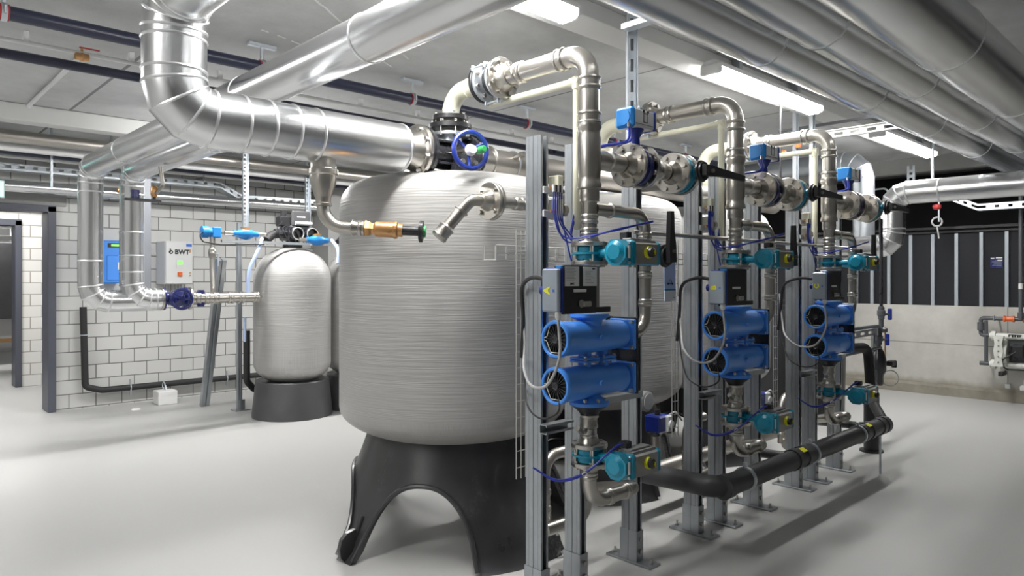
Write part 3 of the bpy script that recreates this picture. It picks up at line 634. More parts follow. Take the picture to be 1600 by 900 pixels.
for i, (x, y) in enumerate(TK):
    t = T('pressure_tank', LB[i], 'tank', (x, y, 0), 'large pressure tanks')
    O('vessel', shell(M(), x, y, .50, .70, 1.968, 1.68, .635, e=4.6), 'tank', t)
    D_ = math.radians
    if i == 0: arches, rb_ = [(D_(231.3-16.5), D_(25.5)), (D_(231.3-90), D_(38)), (D_(231.3-172), D_(24)), (D_(231.3+72), D_(23))], .715
    else: arches, rb_ = [(D_(200+90*k), D_(25)) for k in range(4)], .60
    b = O('base', tripod_base(M(), x, y, .575, .475, rb_, arches, .365), 'base', t)
    O('base_rim', M().torus((x, y, .575), Z, .465, .012, 96, 8), 'blk', b)
    for c, hw in arches:
        rim = []
        for q in range(41):
            a = c-hw+2*hw*q/40; zl = arch_z(a, [(c, hw*1.0001)], .365); rr = base_r(zl, .575, .475, rb_)+.002
            rim.append((x+rr*math.cos(a), y+rr*math.sin(a), zl+.008))
        O('arch_rim', M().sweep(rim, .013, 8), 'base', b)
        if i == 0:
            a = c-hw-D_(5); ra = V((math.cos(a), math.sin(a), 0)); ta = V((-ra.y, ra.x, 0))
            O('foot_pad', M().prism([(-.02, .0), (.03, 0), (.052, .03), (.058, .07), (.045, .115), (.015, .14), (-.035, .15)], V((x, y, 0))+ra*(rb_-.005)-ta*.012, ra, Z, ta*.024), 'base', b)
            O('foot_rib', M().sweep([V((x, y, z))+ra*(base_r(z, .575, .475, rb_)+.004) for z in (.09, .15, .20)], .010, 8), 'base', b)
# small brine tanks
def softener(x, y, lb, first):
    t = T('softener_tank', lb, 'tank', (x, y, 0), 'small pressure tanks')
    O('vessel', shell(M(), x, y, .33, .55, 1.73, 1.38, .385, 64, 2.1), 'tank2', t)
    O('base', M().lathe([(.36, 0), (.40, .0), (.40, .03), (.365, .36), (.355, .37), (.33, .36)], (x, y, 0), Z, 64), 'base2', t)
    h = T('valve_head', 'black twin-port valve head with grey display on top of the '+('front' if first else 'rear')+' small tank', 'valve head', (x, y, 1.70))
    O('neck', M().lathe([(.10, 1.71), (.10, 1.75), (.07, 1.78), (.07, 1.82)], (x, y, 0), Z, 24), 'blkm', h)
    O('body', M().box((x+.02, y, 1.87), (.24, .22, .15), b=.015).cyl((x-.22, y-.05, 1.86), (x, y-.05, 1.86), .045), 'blkm', h)
    for dx in (-.055, .105):
        O('port', M().lathe([(.065, 0), (.07, -.005), (.07, -.05), (.065, -.055), (.052, -.055), (.048, -.02), (0, -.02)], (x+dx+.02, y-.14, 1.86), Y, 24), 'blkm', h)
        O('port_rim', M().torus((x+dx+.02, y-.195, 1.86), Y, .060, .005, 24, 6), 'cable', h)
    O('display', M().box((x+.05, y-.08, 2.02), (.20, .04, .16), b=.012), 'base2', h)
    O('display_plate', M().b2((x, y-.103, 2.03), (x+.09, y-.101, 2.045)), 'lgrey', h)
    O('motor', M().box((x-.10, y, 1.99), (.12, .12, .10), b=.01).cyl((x-.10, y, 2.0), (x-.10, y, 2.10), .03), 'blk', h)
    O('elbow', M().pipe([(x-.10, y-.05, 1.86), (x-.24, y-.05, 1.85), (x-.33, y-.10, 1.78)], .042, .07), 'rub', h)
    O('crossbar', M().cyl((x-.02, y-.10, 1.97), (x+.16, y-.10, 1.97), .022), 'lgrey', h)
    for k in range(4): O('cable', M().sweep(fillet([(x-.15+.07*k, y-.10, 1.98-.03*k), (x-.25+.05*k, y-.16, 1.92), (x-.2+.08*k, y-.19, 1.76), (x-.1+.10*k, y-.12, 1.76)], .05), .005, 6), 'blk', h)
softener(3.35, 6.84, 'small light grey tank on a grey plinth in front of the block wall', True)
softener(4.15, 6.84, 'second small grey tank, mostly hidden between front small tank and large tank', False)
XO('tie_rail', M().b2((2.55, WY+.02, 1.745), (4.4, WY+.05, 1.77)), 'galv', 'horizontal galvanised rail behind the small tanks', 'rail', (2.55, WY, 1.745))

# ------------------------------------------------------------------ header over the large tank
t = T('header_valve', 'black butterfly tee valve with blue handwheel and green grip over the large tank', 'valve', (2.3, HY, HZ-.13))
flange(t, (2.085, HY, HZ), 'x', .133, .080, -1, .022, hub=.08, bs=.016)
O('gasket', M().lathe([(.12, -.006), (.126, -.006), (.126, .006), (.12, .006)], (2.105, HY, HZ), X, 36), 'blk', t)
O('body', M().lathe([(.125, -.215+.03), (.125, -.165), (.080, -.15), (.075, -.08), (.085, 0), (.075, .05), (.08, .09), (.120, .10), (.120, .12), (.08, .125)], (2.3, HY, HZ), X, 36), 'blkm', t)
for dz in (-.055, 0, .055): O('rib', M().box((2.23, HY, HZ+dz), (.13, .17, .012), b=.003), 'blkm', t)
O('lower_lug', M().lathe([(.05, -.03), (.09, -.025), (.09, .0), (.05, .005)], (2.33, HY-.08, HZ-.09), Y, 24), 'blkm', t)
bolts(t, (2.33, HY-.11, HZ-.085), 'y', .06, 4, .014, .03)
# vertical branch with flanges
O('branch', M().lathe([(.062, .05), (.062, .09), (.10, .10), (.10, .115), (.06, .118)], (2.3, HY, HZ), Z, 36), 'zinc', t)
f1 = O('lower_ring', M().lathe([(.05, .140), (.112, .140), (.112, .162), (.05, .162)], (2.3, HY, HZ), Z, 40), 'blk', t)
bolts(f1, (2.3, HY, HZ+.135), 'z', .098, 8, .008, .085)
f2 = O('upper_ring', M().lathe([(.05, .185), (.094, .185), (.094, .207), (.05, .207)], (2.3, HY, HZ), Z, 40), 'blk', t)
bolts(f2, (2.3, HY, HZ+.195), 'z', .078, 8, .008, .055)
O('branch_core', M().cyl((2.3, HY, HZ+.05), (2.3, HY, HZ+.20), .055, 28), 'ss', t)
# handwheel, tilted, in front
HC = V((2.185, 2.60, 2.022))
O('handwheel_stem', M().cyl((2.27, HY-.05, HZ), HC, .014), 'bolt', t)
hm = M().torus(HC, (-.25, -1, 0), .088, .0125, 40, 10)
n_ = V((-.25, -1, 0)).normalized(); u_, v_ = perp(n_)
for k in range(3): a = 2*PI*k/3+.5; hm.cyl(HC-n_*.02, HC+(u_*math.cos(a)+v_*math.sin(a))*.087, .009, 8)
O('handwheel', hm, 'blue2', t)
O('hub_cover', M().lathe([(.02, -.02), (.03, 0), (.02, .03)], HC, n_, 16), 'wpipe', t)
O('grip', M().lathe([(.010, 0), (.018, .005), (.018, .06), (.012, .07)], HC+u_*.04-v_*.0, n_, 14), 'green', t)
t = T('stainless_header', 'wide stainless header pipe running right from the handwheel valve behind the posts', 'pipe', (2.4, HY, HZ-.08))
O('pipe', M().cyl((2.42, HY, HZ), (5.9, HY, HZ), .074, 40), 'ssd', t)
collar(t, (2.52, HY, HZ), 'x', .074, .05); collar(t, (2.84, HY, HZ), 'x', .074, .03)
O('support_clamp', M().torus((2.74, HY, HZ), X, .077, .006, 30, 6).box((2.74, HY, HZ-.10), (.04, .04, .04), b=.004), 'galv', t)
O('drain_nipple', M().cyl((2.70, HY-.07, HZ+.03), (2.70, HY-.11, HZ+.04), .012), 'bolt', t)
for x in (3.57, 4.84): O('tee', M().cyl((x, HY, HZ), (x, HY, HZ+.2), .055, 28), 'cream', t)
# drop under the insulated pipe: reducer, elbow, bronze valve
t = T('steel_drop_pipe', 'stainless reducer and elbow hanging under the insulated pipe at the left of the large tank', 'pipe', (1.6, 2.8, 1.6))
DX, DY = 1.567, HY
O('reducer', M().lathe([(.055, 1.95), (.058, 1.945), (.058, 1.90), (.066, 1.895), (.066, 1.875), (.060, 1.868), (.060, 1.855), (.056, 1.83), (.038, 1.775), (.034, 1.765), (.034, 1.745), (.040, 1.742), (.040, 1.732), (.030, 1.728)], (DX, DY, 0), Z, 36), 'ss', t)
q0, q1 = V((DX, DY, 1.74)), V((DX, DY, 1.64)); q2 = V((1.95, 2.55, 1.612))
ed = (q2-q1).normalized()
O('elbow', M().sweep(fillet([q0, q1, q1+ed*.16], .095, 12), .030, 24), 'ss', t)
O('coupling', M().lathe([(.034, 0), (.037, .004), (.034, .012), (.032, .03), (.036, .034), (.036, .042), (.032, .046), (.037, .05), (.037, .058), (.030, .062)], q1+ed*.13, ed, 24), 'ss', t)
t = T('check_valve', 'bronze check valve in the steel pipe in front of the large tank', 'valve', q1+ed*.2)
O('union_nut', M().lathe([(.036, 0), (.040, .004), (.036, .02), (.028, .03), (.028, .045)], q1+ed*.19, ed, 6), 'brass', t)
O('body', M().lathe([(.026, .04), (.036, .05), (.036, .13), (.040, .132), (.040, .145), (.030, .15), (.030, .17)], q1+ed*.19, ed, 24).cyl(q1+ed*.28+V((-.0, -.03, -.01)), q1+ed*.28+V((-.01, -.045, -.012)), .008), 'brass', t)
t = T('black_hand_valve', 'black hand valve with green rim at the end of the bronze check valve', 'valve', q1+ed*.36)
O('body', M().lathe([(.022, 0), (.022, .085)], q1+ed*.355, ed, 18), 'blk', t)
O('knob', M().lathe([(.045, 0), (.05, .003), (.05, .017), (.02, .022)], q1+ed*.435, ed, 24), 'blk', t)
O('rim', M().lathe([(.024, .02), (.026, .021), (.026, .03), (.02, .031)], q1+ed*.435, ed, 24), 'green', t)
t = T('steel_offset_pipe', 'short stainless pipe rising at a slant from the bronze valve to a flange', 'pipe', q2)
e1, e2 = V((1.965, 2.535, 1.61)), V((2.08, 2.47, 1.765)); e3 = V((2.55, 2.44, 1.765))
O('pipe', M().sweep(fillet([e1, e2, e3], .06, 10), .028, 24), 'ss', t)
O('knee', M().lathe([(.036, -.03), (.040, -.02), (.036, -.01), (.036, .02), (.040, .03), (.030, .04)], e1, (e2-e1), 20), 'ss', t)
collar(t, (2.36, 2.452, 1.765), 'x', .028); O('elbow_collar', M().lathe([(.030, 0), (.035, .003), (.035, .010), (.030, .013)], e1+(e2-e1)*.62, (e2-e1), 20), 'ss', t)
flange(t, (2.185, 2.463, 1.765), 'x', .088, .034, -1, .018, n=4, hub=.05, bs=.012); flange(t, (2.205, 2.463, 1.765), 'x', .088, .034, 1, .018, n=0)
O('bracket', M().b2((2.46, 2.42, 1.795), (2.50, 2.46, 1.83)).b2((2.46, 2.42, 1.70), (2.50, 2.46, 1.735)), 'galv', t)
XO('vent_nipple', M().box((2.74, HY-.09, HZ+.05), (.03, .03, .02)), 'bolt', 'small steel screw on the stainless header', 'screw', (2.74, HY-.09, HZ+.04))

# ------------------------------------------------------------------ the rack: one unit built, two copied along x
STEP = 1.228
RX, RY = 2.30, 1.95
UN = ('nearest', 'middle', 'farthest')
unit = []          # (thing, label pattern)
def U(t, pat): t['label'] = pat.format('nearest'); unit.append((t, pat)); return t
def post_profile(m, x, y, z0, z1):
    # two channels back to back: broad sides to -x/+x with a centre groove, open slots to -y/+y
    h, d = .0225, .045
    pr = [(-h, -d), (-.011, -d), (-.011, -d+.007), (-h+.003, -d+.007), (-h+.003, -.003), (h-.003, -.003), (h-.003, -d+.007), (.011, -d+.007), (.011, -d), (h, -d), (h, -.003), (h-.0018, 0), (h, .003), (h, d), (.011, d), (.011, d-.007), (h-.003, d-.007), (h-.003, .003), (-h+.003, .003), (-h+.003, d-.007), (-.011, d-.007), (-.011, d), (-h, d), (-h, .029), (-h+.0015, .028), (-h, .027), (-h, .003), (-h+.006, 0), (-h, -.003), (-h, -.027), (-h+.0015, -.028), (-h, -.029)]
    m.prism(pr, (x, y, z0), X, Y, Z*(z1-z0)); return m
PYY = 2.13
for k, (dx, nm) in enumerate(((-.135, 'first'), (.115, 'second'), (.535, 'third'))):
    x = RX+dx
    t = T('strut_post', None, 'post', (x, PYY, 0), 'galvanised posts of the pipe rack')
    O('channel', post_profile(M(), x, PYY, .012, 2.015 if k < 2 else 1.99), 'galv', t, sharp=20)
    for s_ in (-1, 1): O('sleeve', M().b2((x-.027, PYY+s_*.001, .01), (x-.0235, PYY+s_*.05, .16)).b2((x+.0235, PYY+s_*.001, .01), (x+.027, PYY+s_*.05, .16)).b2((x-.027, PYY+s_*.048, .01), (x+.027, PYY+s_*.051, .16)), 'galv', t)
    pl = O('foot_plate', M().box((x+.01, PYY, .006), (.09, .27, .011), b=.002), 'galv', t)
    for s_ in (-1, 1): inst('anchor_bolt', 'anch', lambda m: (m.lathe([(.011, 0), (.011, .008)], (0, 0, 0), Z, 6), m.cyl((0, 0, 0), (0, 0, .028), .006, 8)), 'bolt', pl, (x+.01, PYY+s_*.11, .011))
    for z in (.06, .12): inst('side_bolt', 'sideb', lambda m: m.lathe([(.011, 0), (.011, -.01)], (0, 0, 0), Y, 6), 'bolt', t, (x, PYY-.051, z))
    U(t, 'galvanised strut post with dark slot, '+nm+' of the three posts at the {} rack unit')

# riser
t = T('steel_riser', None, 'pipe', (RX, RY, 1.45), 'stainless riser pipes')
R0, R1 = .043, .033
O('pipe', M().pipe([(RX, RY, 1.73), (RX, RY, 2.37), (RX, 2.46, 2.37)], R0, .105, 32, 12), 'ss', t)
O('lower_pipe', M().lathe([(R1, 1.56), (R1, 1.72), (R1*1.12, 1.73), (R0*1.02, 1.745), (R0*1.02, 1.76)], (RX, RY, 0), Z, 32), 'ss', t)
for z in (2.235, 2.055+.03): collar(t, (RX, RY, z), 'z', R0, .030)
O('tee_body', M().lathe([(R0, 1.78), (R0*1.22, 1.785), (R0*1.24, 1.80), (R0*1.08, 1.815), (R0*1.08, 1.835), (R0*1.16, 1.85), (R0*1.16, 2.0), (R0*1.08, 2.015), (R0*1.08, 2.03), (R0*1.24, 2.045), (R0*1.2, 2.06), (R0, 2.065)], (RX, RY, 0), Z, 36), 'ss', t)
collar(t, (RX, RY, 1.655), 'z', R1, .022); collar(t, (RX, RY, 1.60), 'z', R1, .02)
collar(t, (RX, RY+.155, 2.37), 'y', R0, .028); collar(t, (RX, RY+.42, 2.37), 'y', R0, .026)
U(t, 'stainless steel riser of the {} rack unit, bending back at the top')
# arm end: flange + expansion joint + cream elbow
t = T('expansion_joint', None, 'expansion joint', (RX, 2.56, 2.27), 'flanged expansion joints')
flange(t, (RX, 2.495, 2.37), 'y', .099, .047, -1, .02, hub=.05, bs=.012)
O('bellows', M().lathe([(.05, 2.51), (.075, 2.525), (.082, 2.545), (.075, 2.565), (.05, 2.58)], (RX, 0, 2.37), Y, 36), 'blk', t)
O('red_ring', M().lathe([(.076, 2.52), (.084, 2.522), (.084, 2.534), (.076, 2.536)], (RX, 0, 2.37), Y, 36), 'red', t)
fr = O('zinc_flange', M().lathe([(.05, 2.60), (.093, 2.60), (.096, 2.603), (.096, 2.615), (.05, 2.618)], (RX, 0, 2.37), Y, 36), 'zinc', t); bolts(fr, (RX, 2.607, 2.37), 'y', .078, 8, .010, .04)
O('front_ring', M().lathe([(.05, 2.512), (.093, 2.512), (.095, 2.515), (.095, 2.523), (.05, 2.525)], (RX, 0, 2.37), Y, 36), 'zinc', t)
O('backing_ring', M().lathe([(.05, 2.622), (.094, 2.622), (.097, 2.626), (.097, 2.640), (.05, 2.642)], (RX, 0, 2.37), Y, 36), 'blk', t)
for a in (.5, 2.6, 4.7):
    d = V((math.cos(a), 0, math.sin(a)))*.104
    O('tie_rod', M().cyl(V((RX, 2.50, 2.37))+d, V((RX, 2.63, 2.37))+d, .006, 8).box(V((RX, 2.518, 2.37))+d*.97, (.03, .008, .03), b=.003).box(V((RX, 2.608, 2.37))+d*.97, (.03, .008, .03), b=.003), 'zinc', t)
U(t, 'flanged expansion joint with red rubber ring at the back end of the {} riser arm')
t = T('cream_elbow', None, 'pipe', (RX, HY, 2.2), 'cream plastic elbows')
O('elbow', M().pipe([(RX, 2.64, 2.37), (RX, HY, 2.37), (RX, HY, 2.245)], .045, .13, 32, 12), 'cream', t)
O('weld_bead', M().torus((RX, 2.745, 2.37), Y, .046, .003, 32, 6), 'cream', t)
U(t, 'cream plastic elbow pipe dropping to the header behind the {} riser')
t = T('cream_tube', None, 'pipe', (RX, 2.06, 1.9), 'thin cream tubes')
O('tube', M().pipe([(RX, 2.60, 2.33), (RX, 2.60, 2.275), (RX, 2.055, 2.275), (RX, 2.055, 2.08)] if False else [(RX+.05, 2.66, 2.345), (RX+.05, 2.66, 2.275), (RX+.05, 2.065, 2.275), (RX+.05, 2.065, 1.62)], .017, .03, 16, 6), 'cream', t)
O('fitting', M().cyl((RX+.05, 2.065, 2.24), (RX+.05, 2.065, 2.295), .021).cyl((RX+.05, 2.045, 2.275), (RX+.05, 2.10, 2.275), .021), 'cream', t)
U(t, 'thin cream tube bending down right behind the {} riser')

# valve train to the right of the tee, z = 1.92
VZ = 1.915
t = T('flanged_branch', None, 'pipe', (RX+.05, RY, VZ), 'flanged steel branches')
O('stub', M().lathe([(.036, .04), (.04, .06), (.04, .07), (.043, .075), (.043, .10), (.037, .105), (.037, .12), (.044, .125), (.044, .155), (.040, .16), (.040, .215)], (RX, RY, VZ), X, 32), 'ss', t)
flange(t, (RX+.275, RY, VZ), 'x', .100, .040, -1, .018, bs=.012)
flange(t, (RX+.375, RY, VZ), 'x', .100, .040, 1, .018, bs=.012)
O('spool', M().lathe([(.040, .42), (.040, .45), (.046, .455), (.046, .475), (.038, .48), (.038, .50), (.046, .505), (.046, .52), (.040, .53), (.04, .56)], (RX, RY, VZ), X, 32), 'ss', t)
flange(t, (RX+.625, RY, VZ), 'x', .100, .040, -1, .018, bs=.012)
flange(t, (RX+.705, RY, VZ), 'x', .100, .040, 1, .018, bs=.012)
O('return_elbow', M().pipe([(RX+.72, RY, VZ), (RX+.86, RY, VZ), (RX+.86, RY+.36, VZ)], .040, .09, 28, 10), 'ssd', t)
U(t, 'flanged stainless branch going right from the {} riser')
t = T('blue_actuated_valve', None, 'valve', (RX+.325, RY, VZ-.1), 'blue actuated butterfly valves')
O('wafer_body', M().lathe([(.055, -.036), (.084, -.030), (.084, -.008), (.090, -.006), (.090, .006), (.084, .008), (.084, .030), (.055, .036)], (RX+.325, RY, VZ), X, 36), 'navy', t)
O('neck', M().lathe([(.024, .08), (.020, .13), (.030, .15), (.038, .165), (.038, .172)], (RX+.325, RY, VZ), Z, 20), 'blue2', t)
ac = O('actuator', M().box((RX+.335, RY, VZ+.212), (.15, .09, .082), b=.006), 'lgrey', t)
O('end_cap', M().box((RX+.252, RY, VZ+.212), (.030, .098, .092), b=.010).cyl((RX+.232, RY, VZ+.212), (RX+.24, RY, VZ+.212), .036, 24), 'sky', t)
O('end_cap', M().box((RX+.415, RY, VZ+.212), (.014, .096, .090), b=.005), 'blue2', t)
O('emblem', M().b2((RX+.325, RY-.0465, VZ+.195), (RX+.328, RY-.0445, VZ+.240)).b2((RX+.355, RY-.0465, VZ+.195), (RX+.358, RY-.0445, VZ+.240)).b2((RX+.325, RY-.0465, VZ+.195), (RX+.358, RY-.047, VZ+.198)).b2((RX+.325, RY-.0465, VZ+.235), (RX+.358, RY-.0445, VZ+.238)).cyl((RX+.325, RY-.047, VZ+.246), (RX+.325, RY-.0445, VZ+.246), .007, 10).cyl((RX+.358, RY-.047, VZ+.246), (RX+.358, RY-.0445, VZ+.246), .007, 10), 'ink', ac)
O('rib', M().b2((RX+.268, RY-.047, VZ+.184), (RX+.406, RY-.0445, VZ+.187)), 'grey', ac)
U(t, 'butterfly valve with blue and light grey actuator on top, beside the {} riser')
for q in (0, 1):
    t = T('air_hose', None, 'hose', (RX+.24, RY, 1.98), 'blue air hoses at the top actuators')
    O('hose', M().sweep(smooth([(RX+.235+.02*q, RY-.03, VZ+.17), (RX+.22+.02*q, RY-.03, VZ+.10), (RX+.15+.02*q, RY+.06, VZ+.08), (RX+.10, RY+.16, VZ+.04)]), .0045, 8), 'tubeb', t)
    O('nipple', M().cyl((RX+.235+.02*q, RY-.03, VZ+.165), (RX+.235+.02*q, RY-.03, VZ+.185), .007, 8), 'bolt', t)
    U(t, ('outer', 'inner')[q]+' blue air hose under the blue actuator of the {} riser')
def lever_valve(x, y, z, ang, pat, ln=.27, tl=0):
    t = T('lever_butterfly_valve', None, 'valve', (x, y, z-.1), 'butterfly valves with black levers')
    if tl: O('wafer_body', M().lathe([(.045, -.022), (.066, -.020), (.066, .020), (.045, .022)], (x, y, z), Z, 30), 'teal', t)
    else: O('wafer_body', M().lathe([(.055, -.030), (.092, -.024), (.092, -.008), (.086, -.004), (.086, .004), (.092, .008), (.092, .024), (.055, .030)], (x, y, z), X, 36), 'teal', t)
    y0 = y-(.07 if tl else .095)
    O('stem', M().cyl((x, y0+.02, z), (x, y0-.035, z), .015, 14).cyl((x, y0-.005, z), (x, y0-.015, z), .024, 14), 'teal', t)
    O('notch_plate', M().lathe([(.015, 0), (.052, 0), (.052, .008), (.044, .012), (.044, .022), (.015, .026)], (x, y0-.035, z), -Y, 24), 'blk', t)
    d = V((math.cos(ang), 0, math.sin(ang))); s_ = V((-math.sin(ang), 0, math.cos(ang)))
    O('lever', M().prism([(-.03, -.026), (.05, -.024), (.09, -.018), (ln*.55, -.014), (ln, -.013), (ln, .013), (ln*.6, .020), (.09, .022), (.05, .026), (-.03, .026)], (x, y0-.062, z), d, s_, -Y*.022), 'blk', t)
    O('hub_screw', M().lathe([(.010, 0), (.010, .012)], (x+d.x*.02, y0-.083, z+d.z*.02), -Y, 6), 'bolt', t)
    U(t, pat); return t
lever_valve(RX+.665, RY, VZ, -.02, 'teal butterfly valve with black lever pointing right, high at the {} rack unit', .34)

# branch loop to the filter housing
BX = RX+.40
t = T('branch_loop', None, 'pipe', (BX, RY, 1.14), 'stainless branch loops')
O('pipe', M().pipe([(RX+.03, RY, 1.70), (BX, RY, 1.70), (BX, RY, 1.155), (RX+.27, RY, 1.155)], .0275, .085, 28, 10), 'ss', t)
O('collar_top', M().lathe([(.028, 0), (.034, .004), (.034, .012), (.028, .016)], (RX+.13, RY, 1.70), X, 24), 'ss', t)
for z in (1.60, 1.42, 1.29): collar(t, (BX, RY, z), 'z', .0275, .018)
U(t, 'stainless branch pipe looping down to the blue housings of the {} rack unit')
lever_valve(BX, RY, 1.505, PI/2+.03, 'teal valve with upright black lever right of the upper grey actuator, {} rack unit', .20, 1)

# pneumatic actuated valve
def act_valve(z, nm):
    t = T('pneumatic_valve', None, 'valve', (RX, RY, z-.06), 'teal pneumatic valves')
    f = inst('flange', ('afl', 1), lambda m: m.lathe([(R1, -.009), (.076, -.009), (.078, -.007), (.078, .007), (.076, .009), (.045, .009), (.038, .03), (R1, .035)], (0, 0, 0), Z, 36), 'ss', t, (RX, RY, z+.040)); bolts(f, (RX, RY, z+.028), 'z', .064, 6, .008, .05, ph=.3)
    f = inst('flange', ('afl', 2), lambda m: m.lathe([(R1, -.035), (.038, -.03), (.045, -.009), (.076, -.009), (.078, -.007), (.078, .007), (.076, .009), (R1, .009)], (0, 0, 0), Z, 36), 'ss', t, (RX, RY, z-.040)); bolts(f, (RX, RY, z-.040), 'z', .064, 6, .008, .035, ph=.3)
    for k in range(5):
        a = .3+k*2*PI/5; O('stud_bolt', M().cyl((RX+.068*math.cos(a), RY+.068*math.sin(a), z-.04), (RX+.068*math.cos(a), RY+.068*math.sin(a), z+.04), .006, 8), 'bolt', t)
    O('wafer_body', M().lathe([(.05, -.030), (.060, -.028), (.060, -.006), (.076, -.004), (.076, .004), (.060, .006), (.060, .028), (.05, .030)], (RX, RY, z), Z, 30).cyl((RX, RY, z), (RX, RY-.15, z), .020, 14), 'teal', t)
    ay = RY-.205; ax_ = RX+.03
    bd = O('actuator_body', M().prism([(-.052, -.048), (.052, -.048), (.052, .034), (.040, .040), (.036, .050), (-.036, .050), (-.040, .040), (-.052, .034)], (ax_-.045, ay, z), Y, Z, X*.15), 'grey', t)
    O('top_rail', M().b2((ax_-.04, ay-.022, z+.049), (ax_+.09, ay+.022, z+.058), .002), 'grey', bd)
    oc = [(.056*math.cos(PI/8+k*PI/4), .056*math.sin(PI/8+k*PI/4)) for k in range(8)]
    O('end_cap', M().prism(oc, (ax_-.115, ay, z-.002), Y, Z, X*.04).box((ax_-.062, ay, z-.004), (.035, .112, .100), b=.008).lathe([(.030, 0), (.046, .012)], (ax_-.127, ay, z), X, 20), 'teal', t)
    O('end_cap', M().box((ax_+.115, ay, z-.004), (.022, .108, .096), b=.008), 'teal', t)
    O('cap_label', M().b2((ax_-.118, ay-.030, z-.03), (ax_-.114, ay-.012, z+.03)) if False else M().box((ax_-.096, ay-.0555, z), (.012, .002, .05)), 'paper', t)
    for dy in (-.045, .045):
        for dz in (-.042, .036): inst('cap_screw', 'caps', lambda m: m.lathe([(.006, 0), (.006, -.006)], (0, 0, 0), X, 8), 'bolt', t, (ax_-.080, ay+dy, z+dz))
    O('indicator_ring', M().lathe([(.010, 0), (.024, 0), (.024, .014), (.010, .016)], (ax_+.03, ay-.052, z), -Y, 24), 'yel', t)
    O('indicator_knob', M().lathe([(.020, .012), (.020, .028), (.012, .036), (0, .037)], (ax_+.03, ay-.052, z), -Y, 20), 'blk', t)
    O('indicator_mark', M().box((ax_+.03, ay-.0895, z), (.004, .002, .020)).box((ax_+.03, ay-.0895, z), (.012, .002, .004)), 'yel', t)
    O('solenoid', M().box((ax_-.02, ay+.02, z+.070), (.035, .04, .030), b=.004), 'blk', t)
    for dx in (-.02, .02): O('port_plug', M().lathe([(.008, 0), (.008, -.012)], (ax_+dx, ay, z-.048), Z, 6), 'bolt', t)
    U(t, nm)
act_valve(1.508, 'upper teal and grey pneumatic valve on the {} riser, above the black box')
act_valve(.655, 'lower teal and grey pneumatic valve on the {} riser, below the blue housings')

# blue double housing
t = T('blue_housing', None, 'filter housing', (RX, RY, .86), 'blue double housings')
HX0, HX1 = RX-.215, RX+.235
for zc in (1.155, .965):
    s = O('cylinder', M().lathe([(.062, .035), (.063, .0), (.066, -.003), (.074, -.003), (.078, .004), (.078, .018), (.072, .030), (.069, .20), (.066, .33), (.062, .42)], (HX0, RY, zc), X, 40), 'blue', t)
    pl = O('end_plate', M().box((HX1-.005, RY, zc), (.018, .145, .136), b=.006), 'blue', t)
    for dy in (-.06, .06):
        for dz in (-.056, .056): inst('plate_bolt', 'pb', lambda m: m.lathe([(.009, 0), (.009, -.012)], (0, 0, 0), X, 6), 'bolt', pl, (HX1-.017, RY+dy, zc+dz))
    O('fan_disc', M().cyl((HX0+.018, RY, zc), (HX0+.024, RY, zc), .0635, 32), 'blk', t)
    g = M().lathe([(.010, .004), (.016, .0), (.016, .016)], (HX0, RY, zc), X, 14).torus((HX0+.010, RY, zc), X, .062, .004, 32, 6)
    for k in range(20):
        a = 2*PI*k/20; R_ = Matrix.Rotation(a, 3, 'X'); g.box(V((HX0+.012, RY, zc))+R_ @ V((0, .037, 0)), (.012, .048, .0028), R_)
    O('fan_grille', g, 'blkm', t)
    zz = M(); zp = [(-.005, .050), (.002, .022), (.0, .010), (-.008, .0), (.002, -.006), (-.002, -.022), (-.004, -.045), (-.002, -.052)]
    zq = [V((HX0+.003, RY+.048-.0+ (p[0]), zc+p[1])) for p in zp]; zz.sweep([V((HX0+.002, RY+.030, zc+.052)), V((HX0+.002, RY+.046, zc+.008)), V((HX0+.002, RY+.064, zc+.003)), V((HX0+.002, RY+.064, zc-.006)), V((HX0+.002, RY+.048, zc-.008)), V((HX0+.002, RY+.024, zc-.054)), V((HX0+.002, RY-.03, zc-.054))], .0016, 6)
    O('wire_seal', zz, 'cream', t)
for dx in (.0, .10):
    s = O('connector', M().cyl((RX-.03+dx*1.15, RY, 1.02), (RX-.03+dx*1.15, RY, 1.10), .028, 18), 'blue', t)
    for zz_ in (1.054, 1.066):
        O('clamp_flange', M().box((RX-.03+dx*1.15, RY, zz_), (.092, .092, .010), b=.003), 'blue', s)
    for sx_ in (-1, 1):
        for sy_ in (-1,): inst('clamp_bolt', 'cb', lambda m: m.lathe([(.008, -.017), (.008, .017)], (0, 0, 0), Z, 6), 'bolt', s, (RX-.03+dx*1.15+sx_*.036, RY+sy_*.036, 1.06))
O('saddle', M().lathe([(.085, 0), (.085, .014), (.045, .04), (.03, .06)], (RX, RY, .865), Z, 28), 'blue', t)
O('saddle', M().lathe([(.05, 0), (.055, .03), (.085, .045), (.085, .058)], (RX, RY, 1.195), Z, 28), 'blue', t)
for a in (3.6, 4.4, 5.2): inst('saddle_bolt', 'sb', lambda m: m.lathe([(.008, -.01), (.008, .012)], (0, 0, 0), Z, 6), 'bolt', t, (RX+.07*math.cos(a), RY+.07*math.sin(a), .885))
for zc in (.965, 1.155): O('screw_boss', M().lathe([(.012, 0), (.010, .008)], (RX-.01, RY-.074, zc), -Y, 12), 'blue', t)
O('mounting_plate', M().box((HX1+.015, RY+.02, 1.06), (.012, .18, .34), b=.003), 'blkm', t)
U(t, 'pair of stacked blue cylindrical housings at the {} rack unit')
